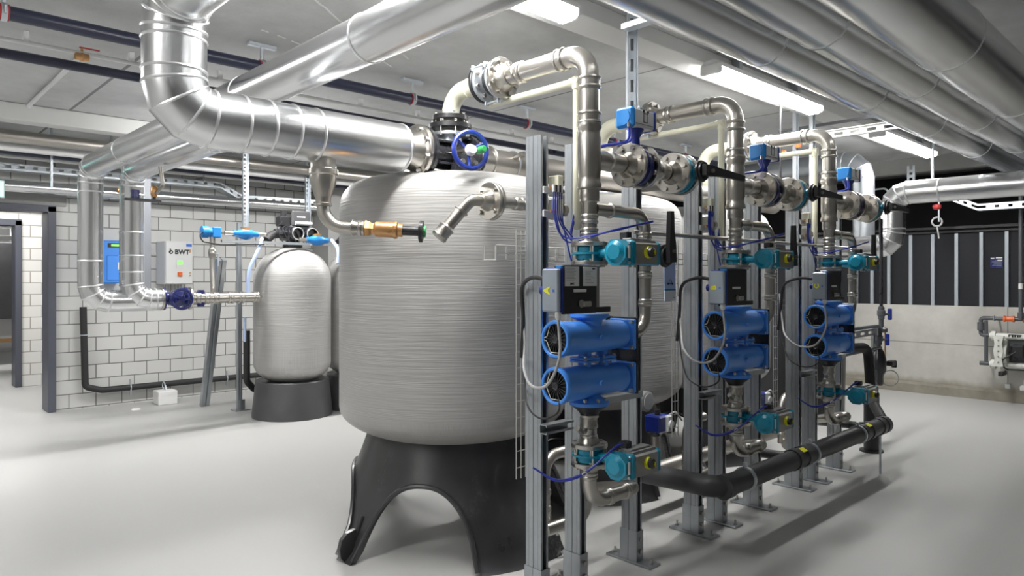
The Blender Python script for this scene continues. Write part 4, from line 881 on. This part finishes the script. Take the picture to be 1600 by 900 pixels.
# black box with plates
t = T('black_box', None, 'instrument box', (RX-0.180, 1.87, 1.25), 'black instrument boxes')
O('case', M().b2((RX-0.280, 1.845, 1.262), (RX-0.075, 1.895, 1.455), .004), 'blk', t)
O('side_profile', M().b2((RX-0.073, 1.86, 1.285), (RX-.040, 1.90, 1.455), .002), 'grey', t)
O('lower_bar', M().b2((RX-0.075, 1.87, 1.262), (RX+.045, 1.90, 1.285), .002), 'blk', t)
h_ = O('latch', M().lathe([(.0, 0), (.014, 0), (.016, .004), (.0, .006)], (RX-0.175, 1.845, 1.302), -Y, 20).box((RX-0.145, 1.838, 1.300), (.05, .012, .022), b=.004), 'bolt', t)
O('name_strip', M().b2((RX-0.221, 1.842, 1.348), (RX-0.145, 1.845, 1.360)), 'paper', t)
U(t, 'black instrument box above the blue housings of the {} rack unit')
# grey-blue controller box with letter
t = T('signal_box', None, 'junction box', (RX-.28, 1.9, 1.27), 'grey signal boxes')
O('cover', M().b2((RX-.318, 1.838, 1.272), (RX-.298, 1.925, 1.440), .005), 'bgrey', t)
O('back', M().b2((RX-.298, 1.836, 1.270), (RX-.284, 1.927, 1.444), .003), 'blue2', t)
O('lug', M().b2((RX-.298, 1.838, 1.44), (RX-.286, 1.87, 1.452), .002), 'sky', t)
O('side_knob', M().cyl((RX-.298, 1.925, 1.355), (RX-.298, 1.942, 1.355), .018), 'blue2', t)
O('cable_gland', M().lathe([(.013, 0), (.013, -.02), (.008, -.03)], (RX-.298, 1.855, 1.272), Z, 12), 'lgrey', t)
U(t, 'grey-blue signal box beside the black box of the {} rack unit')
sig = t
# cables
cb = (('grey_cable', 'cable', .006, [(RX-.298, 1.855, 1.25), (RX-.30, 1.845, 1.10), (RX-.30, 1.91, .985), (RX-.27, 2.03, .965), (RX-.185, 2.16, 1.02), (RX-.13, 2.21, 1.12), (RX-.11, 2.24, 1.30)], 'grey cable looping down from the signal box of the {} rack unit'),
      ('black_cable', 'blk', .004, [(RX-.20, RY, .955), (RX-.225, 1.92, .87), (RX-.24, 2.0, .83), (RX-.20, 2.12, .86), (RX-.14, 2.20, .96), (RX-.11, 2.24, 1.15)], 'black cable hanging under the lower blue housing of the {} rack unit'),
      ('black_cable', 'blk', .009, [(RX-.30, 1.925, 1.40), (RX-.27, 2.03, 1.405), (RX-.185, 2.17, 1.36), (RX-.13, 2.22, 1.22), (RX-.11, 2.25, 1.05)], 'thick black cable arching from the signal box past the post of the {} rack unit'))
for nm, mt, r_, pts, pat in cb:
    t = T(nm, None, 'cable', pts[-1], 'cables of the rack units')
    O('cable', M().sweep(smooth(pts), r_, 8), mt, t); U(t, pat)
# air manifold
t = T('air_manifold', None, 'manifold', (RX-.10, PYY-.08, 1.6), 'air manifolds')
for k, z in enumerate((1.80, 1.70)):
    O('block', M().box((RX-.08, PYY-.06, z), (.032, .06, .088), b=.003), 'cream', t)
    O('bracket', M().box((RX-.125, PYY-.05, z-.02), (.05, .012, .03), b=.002), 'wpipe', t)
    for dz in (.02, -.02): O('black_knob', M().lathe([(.012, 0), (.008, .022)], (RX-.066, PYY-.07, z+dz), X, 12), 'blk', t)
    O('brass_nipple', M().cyl((RX-.125, PYY-.07, z-.01), (RX-.095, PYY-.07, z-.01), .007, 8), 'brass', t)
O('gauge', M().lathe([(.028, 0), (.028, .025), (.024, .028)], (RX-.05, PYY-.06, 1.70), X, 20), 'ss', t)
U(t, 'cream valve manifold block on the first post of the {} rack unit')
for k in range(5):
    x0 = RX-.125+.012*k; t = T('air_hose', None, 'hose', (x0, PYY-.09, 1.5), 'blue air hoses of the rack')
    low = 1.575-.018*k if k < 3 else 1.56-.03*k
    ends = [(RX+.02, RY-.11, 1.60+.004*k), (RX+.22, RY-.17, 1.65-.004*k)] if k < 3 else [(RX-.02, RY+.02, 1.515), (RX-.06, RY-.02, 1.50-.02*(k-3))]
    if k in (2, 3): ends = [(RX-.02+.01*k, RY+.11, 1.60), (RX+.045+.01*k, PYY-.06, 1.76)]; low = 1.55+.01*k
    O('hose', M().sweep(smooth([(x0, PYY-.09, 1.78), (x0+.005, PYY-.09, 1.66), (x0+.05, PYY-.12, low)]+ends), .0034, 8), 'tubeb', t)
    O('connector', M().cyl((x0, PYY-.09, 1.77), (x0, PYY-.09, 1.80), .007, 8), 'blk' if k % 2 else 'wpipe', t)
    U(t, ('front', 'second', 'third', 'fourth', 'rear')[k]+' blue air hose looping under the manifold of the {} rack unit')
t = T('air_hose', None, 'hose', (RX-.1, RY, .55), 'blue air hoses of the rack')
for k in range(2): O('hose', M().sweep(smooth([(RX+.01, RY-.19+.02*k, .735), (RX-.05, RY-.17+.02*k, .715-.016*k), (RX-.10, RY-.06+.01*k, .605-.012*k), (RX-.16, RY+.04, .568-.006*k), (RX-.24, RY+.10, .62)]), .0036, 8), 'tubeb', t)
O('cable_tie', M().torus((RX-.10, RY-.06, .60), (.3, .6, .6), .010, .0025, 12, 6), 'wpipe', t)
U(t, 'pair of blue air hoses sagging beside the lower pneumatic valve of the {} rack unit')
# lower riser with couplings, cone and elbow
t = T('lower_steel_pipe', None, 'pipe', (RX, RY, .4), 'lower stainless pipes')
O('black_cone', M().lathe([(.075, .868), (.075, .860), (.045, .835), (.040, .825)], (RX, RY, 0), Z, 28), 'blk', t)
O('nipple', M().lathe([(.036, .825), (.040, .822), (.040, .812), (.034, .808), (.034, .785), (.037, .78), (.037, .77), (.032, .765), (.032, .74), (.036, .735), (.036, .728), (.030, .72), (.030, .70)], (RX, RY, 0), Z, 28), 'ss', t)
O('elbow_pipe', M().pipe([(RX, RY, .61), (RX, RY, .445), (RX+.36, RY, .445), (RX+.36, RY+.32, .36), (RX+.36, RY+.33, .225), (RX+.07, RY+.33, .225)], .031, .09, 28, 10), 'ss', t)
for z in (.565,): collar(t, (RX, RY, z), 'z', .031, .018)
for x in (.13, .25): collar(t, (RX+x, RY, .445), 'x', .031, .018)
O('pressure_port', M().pipe([(RX-.03, RY, .755), (RX-.07, RY-.02, .76), (RX-.10, RY-.02, .78)], .012, .02), 'ss', t)
U(t, 'stainless pipe with elbow below the lower pneumatic valve of the {} rack unit')
t = T('gooseneck_pipe', None, 'pipe', (RX+.13, 2.34, .22), 'stainless goosenecks')
O('pipe', M().pipe([(RX+.13, 2.34, .22), (RX+.13, 2.34, .55), (RX+.32, 2.34, .55)], .027, .09, 24, 10), 'ssd', t)
for z in (.30, .38): collar(t, (RX+.13, 2.34, z), 'z', .027, .018)
U(t, 'curved stainless gooseneck pipe low behind the posts of the {} rack unit')
# strut bracket
t = T('strut_bracket', None, 'bracket', (RX-.17, 2.05, .76), 'strut brackets')
O('channel', M().prism([(-.02, 0), (.02, 0), (.02, .042), (.010, .042), (.010, .038), (.016, .038), (.016, .004), (-.016, .004), (-.016, .038), (-.010, .038), (-.010, .042), (-.02, .042)], (RX-.19, 2.062, .772), Z, -Y, X*.17), 'galv', t)
O('channel', M().b2((HX1-.12, 2.03, .83), (HX1+.26, 2.07, .86), .002), 'galv', t)
U(t, 'short galvanised strut bracket under the blue housings of the {} rack unit')
# wire tray upright
t = T('wire_tray', None, 'cable tray', (RX-.08, 2.28, .5), 'upright wire trays')
wm = M()
for dx in (-.115, -.085, -.055): wm.cyl((RX+dx, 2.28, .50), (RX+dx, 2.28, 1.62), .0028, 6)
for i in range(15): wm.cyl((RX-.115, 2.28, .55+.075*i), (RX-.055, 2.28, .55+.075*i), .0024, 6)
O('wire_mesh', wm, 'wire', t)
U(t, 'upright wire cable tray behind the first post of the {} rack unit')
# electric actuator and gauge behind
t = T('electric_valve', None, 'valve', (RX+1.18, 2.45, .25), 'electric valves behind the rack')
ex, ey, ez = RX+1.20, 2.44, .545
O('pipe', M().cyl((ex-.02, ey, .20), (ex-.02, ey, .47), .028, 20), 'ssd', t)
O('actuator', M().box((ex, ey, ez), (.12, .11, .10), b=.010), 'blue2', t)
O('cover', M().box((ex+.03, ey-.012, ez), (.05, .12, .095), b=.006), 'lgrey', t)
O('dial', M().lathe([(.022, 0), (.022, .012), (.0, .014)], (ex+.03, ey-.072, ez), -Y, 20), 'wpipe', t)
O('plug', M().cyl((ex, ey, ez+.05), (ex, ey, ez+.08), .016), 'blk', t)
O('cable', M().sweep(fillet([(ex+.06, ey, ez+.02), (ex+.16, ey-.02, ez+.05), (ex+.26, ey, ez-.02)], .05), .006, 8), 'cable', t)
U(t, 'blue electric valve with round white dial low behind the rack, right of the {} unit')
t = T('round_gauge', None, 'gauge', (RX+1.02, 2.42, .66), 'round grey gauges')
gx, gy, gz = RX+1.02, 2.40, .70
O('body', M().lathe([(.045, 0), (.058, .02), (.058, .08), (.05, .085), (0, .085)], (gx, gy+.06, gz), -Y, 28), 'grey', t)
O('dial', M().lathe([(.046, .086), (.046, .089), (0, .09)], (gx, gy+.06, gz), -Y, 28), 'lgrey', t)
O('bracket', M().cyl((gx, gy+.06, gz+.05), (gx, gy+.06, gz+.16), .012), 'galv', t)
U(t, 'round grey gauge behind the rack to the right of the {} unit')

for t, pat in list(unit):
    for n in (1, 2):
        if t.name.split('.')[0] in ('electric_valve', 'round_gauge') and n == 2: continue
        dup(t, (STEP*n, 0, 0), pat.format(UN[n]))
# individual lettering and plates
for n, ch in enumerate('ABC'):
    ob = [o for o in C.objects if o.name.split('.')[0] == 'signal_box'][n]
    x = RX+STEP*n-.3185
    lettering(ob, ch, .042, (x, 1.895, 1.355), Z, Y, 'yel', 'letter', .002)
    lettering(ob, 'x', .018, (x, 1.862, 1.355), Z, Y, 'bink', 'mark', .001)
bb = [o for o in C.objects if o.name.split('.')[0] == 'black_box']
pl = O('rating_plate', M().b2((RX-0.272, 1.841, 1.372), (RX-0.190, 1.845, 1.449)), 'paper', bb[0])
p2 = O('rating_plate', M().b2((RX-0.163, 1.841, 1.372), (RX-0.081, 1.845, 1.449)), 'paper', bb[0])
lettering(pl, 'BWT', .011, (RX-0.231, 1.8405, 1.381), X, Z, bold=.0004); lettering(p2, 'BWT', .008, (RX-0.101, 1.8405, 1.441), X, Z, bold=.0003)
rows = M()
for i in range(9):
    z = 1.441-.0058*i; rows.b2((RX-.267, 1.8402, z), (RX-.267+.045+.02*random.random(), 1.841, z+.0018))
O('printed_lines', rows, 'gink', pl)
rows = M()
for i in range(8):
    z = 1.43-.0065*i; rows.b2((RX-.153, 1.8402, z), (RX-.153+.03+.035*random.random(), 1.841, z+.0015))
O('printed_lines', rows, 'gink', p2)

# rack-wide things
XO('control_rod', M().cyl((RX+.42, 2.035, 1.625), (5.3, 2.035, 1.625), .011, 12), 'ssd', 'long thin steel rod running along the rack behind the risers', 'rod', (RX+.42, 2.035, 1.62))
t = T('wire_basket_tray', 'horizontal wire basket tray behind the posts in front of the large tank', 'cable tray', (2.1, 2.3, 1.48))
bw = M()
for z in (1.485, 1.515, 1.55): bw.cyl((2.08, 2.30, z), (5.5, 2.30, z), .003, 6)
for z in (1.485,): bw.cyl((2.08, 2.38, z), (5.5, 2.38, z), .0022, 6)
for i in range(52): x = 2.08+.067*i; bw.sweep([(x, 2.30, 1.55), (x, 2.30, 1.485), (x, 2.38, 1.485), (x, 2.38, 1.55)], .0025, 6)
O('wire_mesh', bw, 'wire', t)
t = T('hanging_rail', 'perforated galvanised rail from the ceiling down to the nearest blue actuator', 'rail', (2.86, 2.25, 1.9))
O('rail', slot_rail(M(), (2.93, 2.20, 2.02), (2.93, 2.20, CZ-.01), .05, .045, V((.7, -.7, 0)), 8, .075), 'zinc', t)
O('slot_shade_back', M().b2((2.965, 2.235, 2.02), (2.995, 2.265, CZ-.005)), 'galvd', t)  # solid dark backing, stands in for shade inside the slotted channel
O('arm', M().b2((2.84, 1.3, 2.66), (2.90, 2.2, 2.69), .002), 'zinc', t)
t = T('cross_rail', 'white perforated rail crossing under the ceiling above the third riser', 'rail', (5.75, 1.9, 2.5))
O('rail', slot_rail(M(), (5.75, 1.72, 2.56), (5.75, 2.72, 2.56), .06, .04, Z, 8, .07), 'wpipe', t)
for y in (2.52, 2.66): O('upright', slot_rail(M(), (5.78, y, 1.9), (5.78, y, CZ-.02), .045, .03, X, 16, .03), 'zinc', t)
O('orange_clip', M().box((5.72, 2.60, 2.53), (.03, .04, .09), b=.004).box((5.72, 2.72, 2.45), (.03, .04, .06), b=.004), 'orange', t)
t = T('cross_bar', 'thin dark bar crossing under the ceiling behind the middle lamp', 'rail', (6.2, 1.4, 2.74))
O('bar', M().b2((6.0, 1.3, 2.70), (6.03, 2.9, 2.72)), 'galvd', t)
XO('black_ceiling_pipe', M().cyl((5.6, 3.6, 2.42), (5.6, 7.8, 2.42), .022, 12).cyl((5.9, 3.6, 2.37), (5.9, 7.8, 2.37), .018, 12), 'blk', 'pair of thin black pipes between first and second risers under the ceiling', 'pipe', (5.6, 3.6, 2.37))
XO('lower_header', M().cyl((3.2, 2.46, .26), (5.7, 2.46, .26), .045, 24), 'ssd', 'low stainless header pipe behind the feet of the posts', 'pipe', (3.2, 2.46, .21))
# laminated sheet
t = T('instruction_sheet', 'laminated pale blue instruction sheet hanging left of the middle rack posts', 'sheet', (3.43, 2.27, 1.27))
O('sheet', M().b2((3.375, 2.268, 1.275), (3.485, 2.271, 1.50)), 'hose', t)
O('white_panel', M().b2((3.376, 2.266, 1.276), (3.484, 2.268, 1.335)), 'paper', t)
O('blue_band', M().b2((3.376, 2.2655, 1.336), (3.484, 2.2675, 1.344)), 'teal', t)
O('drawing', M().torus((3.43, 2.266, 1.385), Y, .012, .0015, 16, 4).b2((3.405, 2.2655, 1.372), (3.455, 2.2675, 1.376)).cyl((3.41, 2.265, 1.374), (3.41, 2.2675, 1.374), .006, 10).cyl((3.452, 2.265, 1.374), (3.452, 2.2675, 1.374), .006, 10), 'ink', t)
O('small_print', M().b2((3.455, 2.2655, 1.292), (3.478, 2.2665, 1.296)), 'bink', t)
t.location.x -= .055
# drain pipe
DYY, DZ = 1.85, .345
t = T('floor_drain_pipe', 'thick charcoal drain pipe running along the rack just above the floor', 'pipe', (3.2, DYY, 0))
O('pipe', M().pipe([(3.20, 2.42, DZ-.02), (3.20, DYY, DZ), (5.46, DYY, DZ)], .055, .09, 32, 8), 'drain', t)
for x in (3.24, 4.02, 4.14, 5.04, 5.16, 5.36, 5.45):
    inst('sleeve', 'dsl', lambda m: m.lathe([(.056, -.03), (.062, -.028), (.062, .028), (.056, .03)], (0, 0, 0), X, 32), 'drain', t, (x, DYY, DZ))
for x in (3.45, 4.24, 4.98):
    O('clamp', M().lathe([(.056, -.010), (.064, -.009), (.064, .009), (.056, .010)], (x, DYY, DZ), X, 32).cyl((x, DYY, DZ+.06), (x, DYY, DZ+.085), .012), 'zinc', t)
for x in (4.08, 5.10): O('label', M().lathe([(.0625, -.03), (.0630, -.029), (.0630, .002), (.0625, .003)], (x, DYY, DZ), X, 32), 'drain', t) if False else O('yellow_label', M().box((x, DYY-.028, DZ+.052), (.055, .035, .004), Matrix.Rotation(math.radians(28), 3, 'X')), 'yel', t)
O('support', M().cyl((5.40, DYY, 0), (5.40, DYY, DZ), .008, 8), 'zinc', t)
for dx in (.55, 1.82): O('branch', M().pipe([(3.6+dx, 2.40, .30), (3.6+dx, 1.98, .32), (3.72+dx, DYY, DZ+.0)], .028, .08), 'drain', t)
t = T('black_downpipe', 'black foam-covered pipe curving down to the far end of the charcoal drain pipe', 'pipe', (5.5, 1.95, .35))
O('pipe', M().pipe([(5.25, 2.12, .885), (5.72, 2.05, .875), (5.71, 2.02, .47), (5.50, DYY+.02, DZ+.03)], .036, .08, 24, 8), 'rub', t)
XO('black_stand', M().cyl((6.05, 2.14, .012), (6.05, 2.14, .46), .058, 28).lathe([(.09, 0), (.09, .014)], (6.05, 2.14, 0), Z, 28), 'blk', 'black tubular stand behind the far end of the drain pipe', 'stand', (6.05, 2.14, 0))

# dosing line near the third unit
DX_, DY_ = 6.62, 2.26
t = T('dosing_line', 'dark vertical dosing pipe with blue taps standing before the concrete wall', 'pipe', (DX_, DY_, .5))
O('pipe', M().cyl((DX_, DY_, 1.10), (DX_, DY_, 1.93), .014, 14).pipe([(5.3, 2.2, 1.955), (DX_-.02, 2.26, 1.93), (DX_-.02, 2.26, 1.7)], .012, .03), 'blkm', t)
for z in (1.10, .88): O('valve_body', M().lathe([(.018, -.06), (.026, -.05), (.026, -.03), (.034, -.02), (.034, .02), (.026, .03), (.026, .05), (.018, .06)], (DX_-(.0 if z > 1 else .06), DY_, z), Z, 18), 'gpvc', t)
for tx, tz in ((DX_, 1.09), (DX_-.06, .87)):
    h_ = O('tap', M().box((tx+.045, DY_-.055, tz), (.018, .035, .10), b=.006), 'blue2', t); O('tap_stem', M().cyl((tx+.01, DY_-.01, tz), (tx+.045, DY_-.055, tz), .010, 10), 'gpvc', h_)
O('head', M().lathe([(.03, .93), (.05, .935), (.05, .965), (.02, .98), (.02, 1.05)], (DX_+.0, DY_, 0), Z, 20), 'gpvc', t)
O('lower_body', M().lathe([(.03, .47), (.04, .49), (.04, .56), (.06, .60), (.06, .70), (.045, .76), (.02, .80)], (DX_-.06, DY_, 0), Z, 22), 'blkm', t)
O('cross_pipe', M().pipe([(5.5, 2.2, 1.00), (DX_-.06, DY_, .985), (DX_-.06, DY_, .80)], .018, .03).cyl((5.4, 2.2, .80), (DX_-.04, 2.25, .80), .012), 'gpvc', t)
O('backplate', M().b2((DX_-.10, DY_+.03, .70), (DX_-.02, DY_+.05, .95)), 'galv', t)
O('solenoid', M().box((DX_+.10, DY_-.05, .655), (.10, .05, .045), b=.004).box((DX_+.17, DY_-.05, .64), (.03, .04, .06), b=.004), 'blk', t)
O('loop_cable', M().torus((DX_+.10, DY_-.04, .52), (.7, .7, 0), .07, .005, 32, 6), 'cable', t)
O('sight_tube', M().cyl((DX_+.035, DY_-.02, .68), (DX_+.035, DY_-.02, .93), .006, 8), 'brass', t)
XO('rail_bracket', slot_rail(M(), (5.35, 2.10, .97), (5.85, 2.05, .985), .05, .03, Z, 4, .06).box((5.87, 2.05, .985), (.02, .04, .055)), 'galv', 'short perforated arm with orange end cap beside the farthest blue housings', 'bracket', (5.35, 2.1, .97))

# ------------------------------------------------------------------ right wall
t = T('black_partition', 'black panel partition with pale upright studs above the low concrete wall', 'partition', (9.63, 4, 1.08))
SY = [4.10, 3.84, 3.588, 3.414-.02, 3.192, 2.941, 2.694, 2.443, 2.19, 1.942, 1.69, 1.44]
for i in range(len(SY)-1): O('panel', M().b2((9.64, SY[i+1], 1.08), (9.66, SY[i], 1.95)), 'panel', t)
O('panel', M().b2((9.64, SY[0], 1.08), (9.66, 8.0, 1.95)), 'panel', t); O('panel', M().b2((9.64, -3.0, 1.08), (9.66, SY[-1], 1.95)), 'panel', t)
for y in SY: O('stud', M().b2((9.605, y-.019, 1.08), (9.64, y+.019, 1.945), .002), 'stud', t)
O('top_rail', M().b2((9.60, -3, 1.955), (9.66, 8.0, 1.975)).b2((9.60, -3, 2.0), (9.66, 8.0, 2.03)), 'blk', t)
pl = T('blue_notice', 'small square blue notice on the black partition at the right', 'notice', (9.60, 2.05, 1.53))
O('plate', M().b2((9.632, 1.985, 1.525), (9.638, 2.105, 1.655)), 'navy', pl)
nm = M()
for i in range(5): nm.b2((9.629, 1.995, 1.555+.014*i), (9.631, 2.06+.03*random.random(), 1.560+.014*i))
O('printed_lines', nm, 'bgrey', pl)
for ya, yb, za, zb in ((2.065, 2.10, 1.632, 1.646), (1.988, 2.05, 1.638, 1.652), (1.988, 2.035, 1.608, 1.622)): O('white_field', M().b2((9.628, ya, za), (9.631, yb, zb)), 'paper', pl)
# wall pump
t = T('diaphragm_pump', 'white double diaphragm pump with dark feet mounted on the right concrete wall', 'pump', (9.45, 1.8, .35))
pxx = 9.40
for yc in (1.93, 1.64):
    O('chamber', M().lathe([(.03, -.05), (.11, -.045), (.125, -.02), (.125, .02), (.11, .045), (.05, .05)], (pxx, yc, .57), Y, 20).box((pxx, yc, .57), (.12, .085, .32), b=.012), 'pump', t)
    O('foot', M().box((pxx-.04, yc+.0, .35), (.20, .045, .05), b=.006), 'blk', t)
    O('leg', M().box((pxx-.03, yc, .41), (.08, .04, .12), Matrix.Rotation(.15, 3, 'X'), b=.006), 'pump', t)
top = O('upper_manifold', M().cyl((pxx, 2.06, .76), (pxx, 1.50, .76), .034, 20).cyl((pxx, 2.04, .76), (pxx, 2.0, .76), .055, 20), 'pump', t)
O('lower_manifold', M().cyl((pxx, 2.06, .44), (pxx, 1.50, .44), .034, 20).cyl((pxx, 2.04, .44), (pxx, 2.0, .44), .055, 20), 'pump', t)
mk = M().b2((pxx-.040, 1.755, .778), (pxx-.034, 1.875, .786))
for yy, ww, hh in ((1.872, .012, .020), (1.838, .016, .024), (1.815, .014, .020), (1.790, .014, .022), (1.770, .012, .018)): mk.b2((pxx-.040, yy-ww/2, .778-hh), (pxx-.034, yy+ww/2, .780))
O('maker_mark', mk, 'ink', top)
O('air_motor', M().box((pxx, 1.785, .60), (.16, .13, .15), b=.02).cyl((pxx-.03, 1.83, .50), (pxx-.03, 1.83, .60), .04), 'blk', t)
O('air_line', M().sweep(fillet([(pxx-.08, 1.80, .60), (pxx-.12, 1.93, .50), (pxx-.10, 1.90, .40), (pxx-.05, 1.70, .40)], .06), .008, 8), 'blk', t)
O('wall_plate', M().box((9.52, 1.8, .58), (.16, .30, .30), b=.01), 'galvd', t)
for yc in (1.93, 1.64):
    O('side_casting', M().prism([(-.055, -.17), (.045, -.17), (.03, -.08), (.045, 0), (.03, .08), (.05, .17), (-.05, .17), (-.035, .08), (-.05, 0), (-.035, -.08)], (pxx-.135, yc+.02, .60), -Y, Z, X*.05), 'pump', t)
    for dz in (-.12, -.06, 0, .06, .12): inst('casting_bolt', 'castb', lambda m: m.lathe([(.009, 0), (.009, -.008)], (0, 0, 0), X, 6), 'bolt', t, (pxx-.135, yc+.02, .60+dz))
t = T('pvc_piping', 'dark grey plastic pipework with orange unions on the right concrete wall', 'pipe', (9.4, 2.15, .4))
O('pipe', M().pipe([(9.42, 1.45, .955), (9.42, 2.15, .955), (9.42, 2.15, .76), (9.42, 2.05, .76)], .022, .03).cyl((9.42, 2.10, .93), (9.42, 2.10, .44), .020).cyl((9.42, 2.16, .44), (9.42, 2.05, .44), .024), 'gpvc', t)
O('riser', M().cyl((9.38, 1.765, .95), (9.38, 1.765, 2.34), .022).cyl((9.38, 1.765, .98), (9.38, 1.765, 1.03), .034), 'gpvc', t)
O('check_fitting', M().lathe([(.024, -.05), (.036, -.045), (.036, .045), (.024, .05)], (9.42, 2.15, .86), Z, 16), 'gpvc', t)
for y in (1.88, 1.70): O('union', M().lathe([(.026, -.055), (.036, -.05), (.036, -.035), (.028, -.03), (.028, .03), (.036, .035), (.036, .05), (.026, .055)], (9.42, y, .955), Y, 18), 'orange', t)
O('white_band', M().lathe([(.0225, 0), (.0235, .001), (.0235, .06), (.0225, .061)], (9.38, 1.765, 1.29), Z, 16), 'paper', t)
O('clamp', M().torus((9.42, 2.02, .955), Y, .026, .006, 18, 6).b2((9.42, 2.01, .955), (9.6, 2.03, .965)), 'zinc', t)
XO('drip_valve', M().box((9.46, 1.90, .20), (.04, .05, .05), b=.005).box((9.45, 1.74, .19), (.05, .09, .06), b=.01).box((9.44, 1.74, .25), (.02, .02, .07)), 'lgrey', 'small pale taps under the wall pump', 'tap', (9.46, 1.82, .16))
t = T('wall_cable_tray', 'perforated cable tray with a bend under the thick silver pipe at the right', 'cable tray', (9.3, 1.6, 2.2))
O('tray', slot_rail(slot_rail(M(), (9.15, 2.36, 2.32), (9.15, 2.12, 2.20), .07, .10, Z, 3), (9.15, 2.12, 2.20), (9.15, .9, 2.20), .07, .10, Z, 10), 'zinc', t)
XO('hanging_rod', M().cyl((8.2, 2.30, 2.24), (8.2, 2.30, CZ), .016, 10), 'zinc', 'pale threaded rod from the ceiling to the thick silver pipe at the right', 'rod', (8.2, 2.30, 2.24))
t = T('lifting_strap', 'red hook with a grey looped strap hanging before the black partition', 'strap', (9.0, 2.5, 1.95))
O('hook', M().lathe([(.03, 0), (.045, .02), (.045, .05), (.02, .06)], (9.0, 2.48, 2.19), Z, 16), 'red', t)
O('strap', M().torus((9.0, 2.48, 2.05), (1, .6, 0), .05, .010, 24, 6).cyl((9.0, 2.48, 2.0), (9.0, 2.46, 1.86), .008), 'cable', t)
O('rod', M().cyl((9.0, 2.46, 2.05), (9.0, 2.46, 2.30), .010), 'zinc', t)
for i, (x, y, z) in enumerate(((9.0, 3.55, 2.2), (9.0, 3.05, 2.2))):
    XO('conduit_loop', M().pipe([(x, y+.12, z-.1), (x, y+.12, z+.28), (x, y-.05, z+.28), (x, y-.05, z+.18)], .012, .05), 'galv', ('grey conduit hook behind the bent silver pipe, left one', 'grey conduit hook behind the bent silver pipe, right one')[i], 'pipe', (x, y, z))
t = T('ceiling_rail', 'galvanised rail with bracket under the ceiling beyond the last lamp', 'rail', (8.9, 1.9, 2.2))
O('rail', slot_rail(M(), (9.0, 2.75, 2.35), (9.0, 2.75, 2.72), .08, .03, Y, 6, .03), 'zinc', t)
t = T('pipe_hanger', 'galvanised rail bracket on the concrete ceiling at the top right corner', 'hanger', (3.3, .62, 2.6))
O('rail', slot_rail(M(), (3.55, .45, CZ-.03), (3.55, 1.10, CZ-.03), .04, .04, Z, 6), 'zinc', t)
O('rod', M().cyl((3.55, .70, 2.6), (3.55, .70, CZ-.02), .016, 10).box((3.55, .70, CZ-.05), (.05, .05, .06), b=.004), 'zinc', t)
for i, (x, z) in enumerate(((5.1, 2.1),)):
    XO('suspension_rod', M().cyl((x, 2.45, z), (x, 2.45, CZ), .008, 8), 'blk', 'thin black rod between middle and farthest risers', 'rod', (x, 2.45, z))
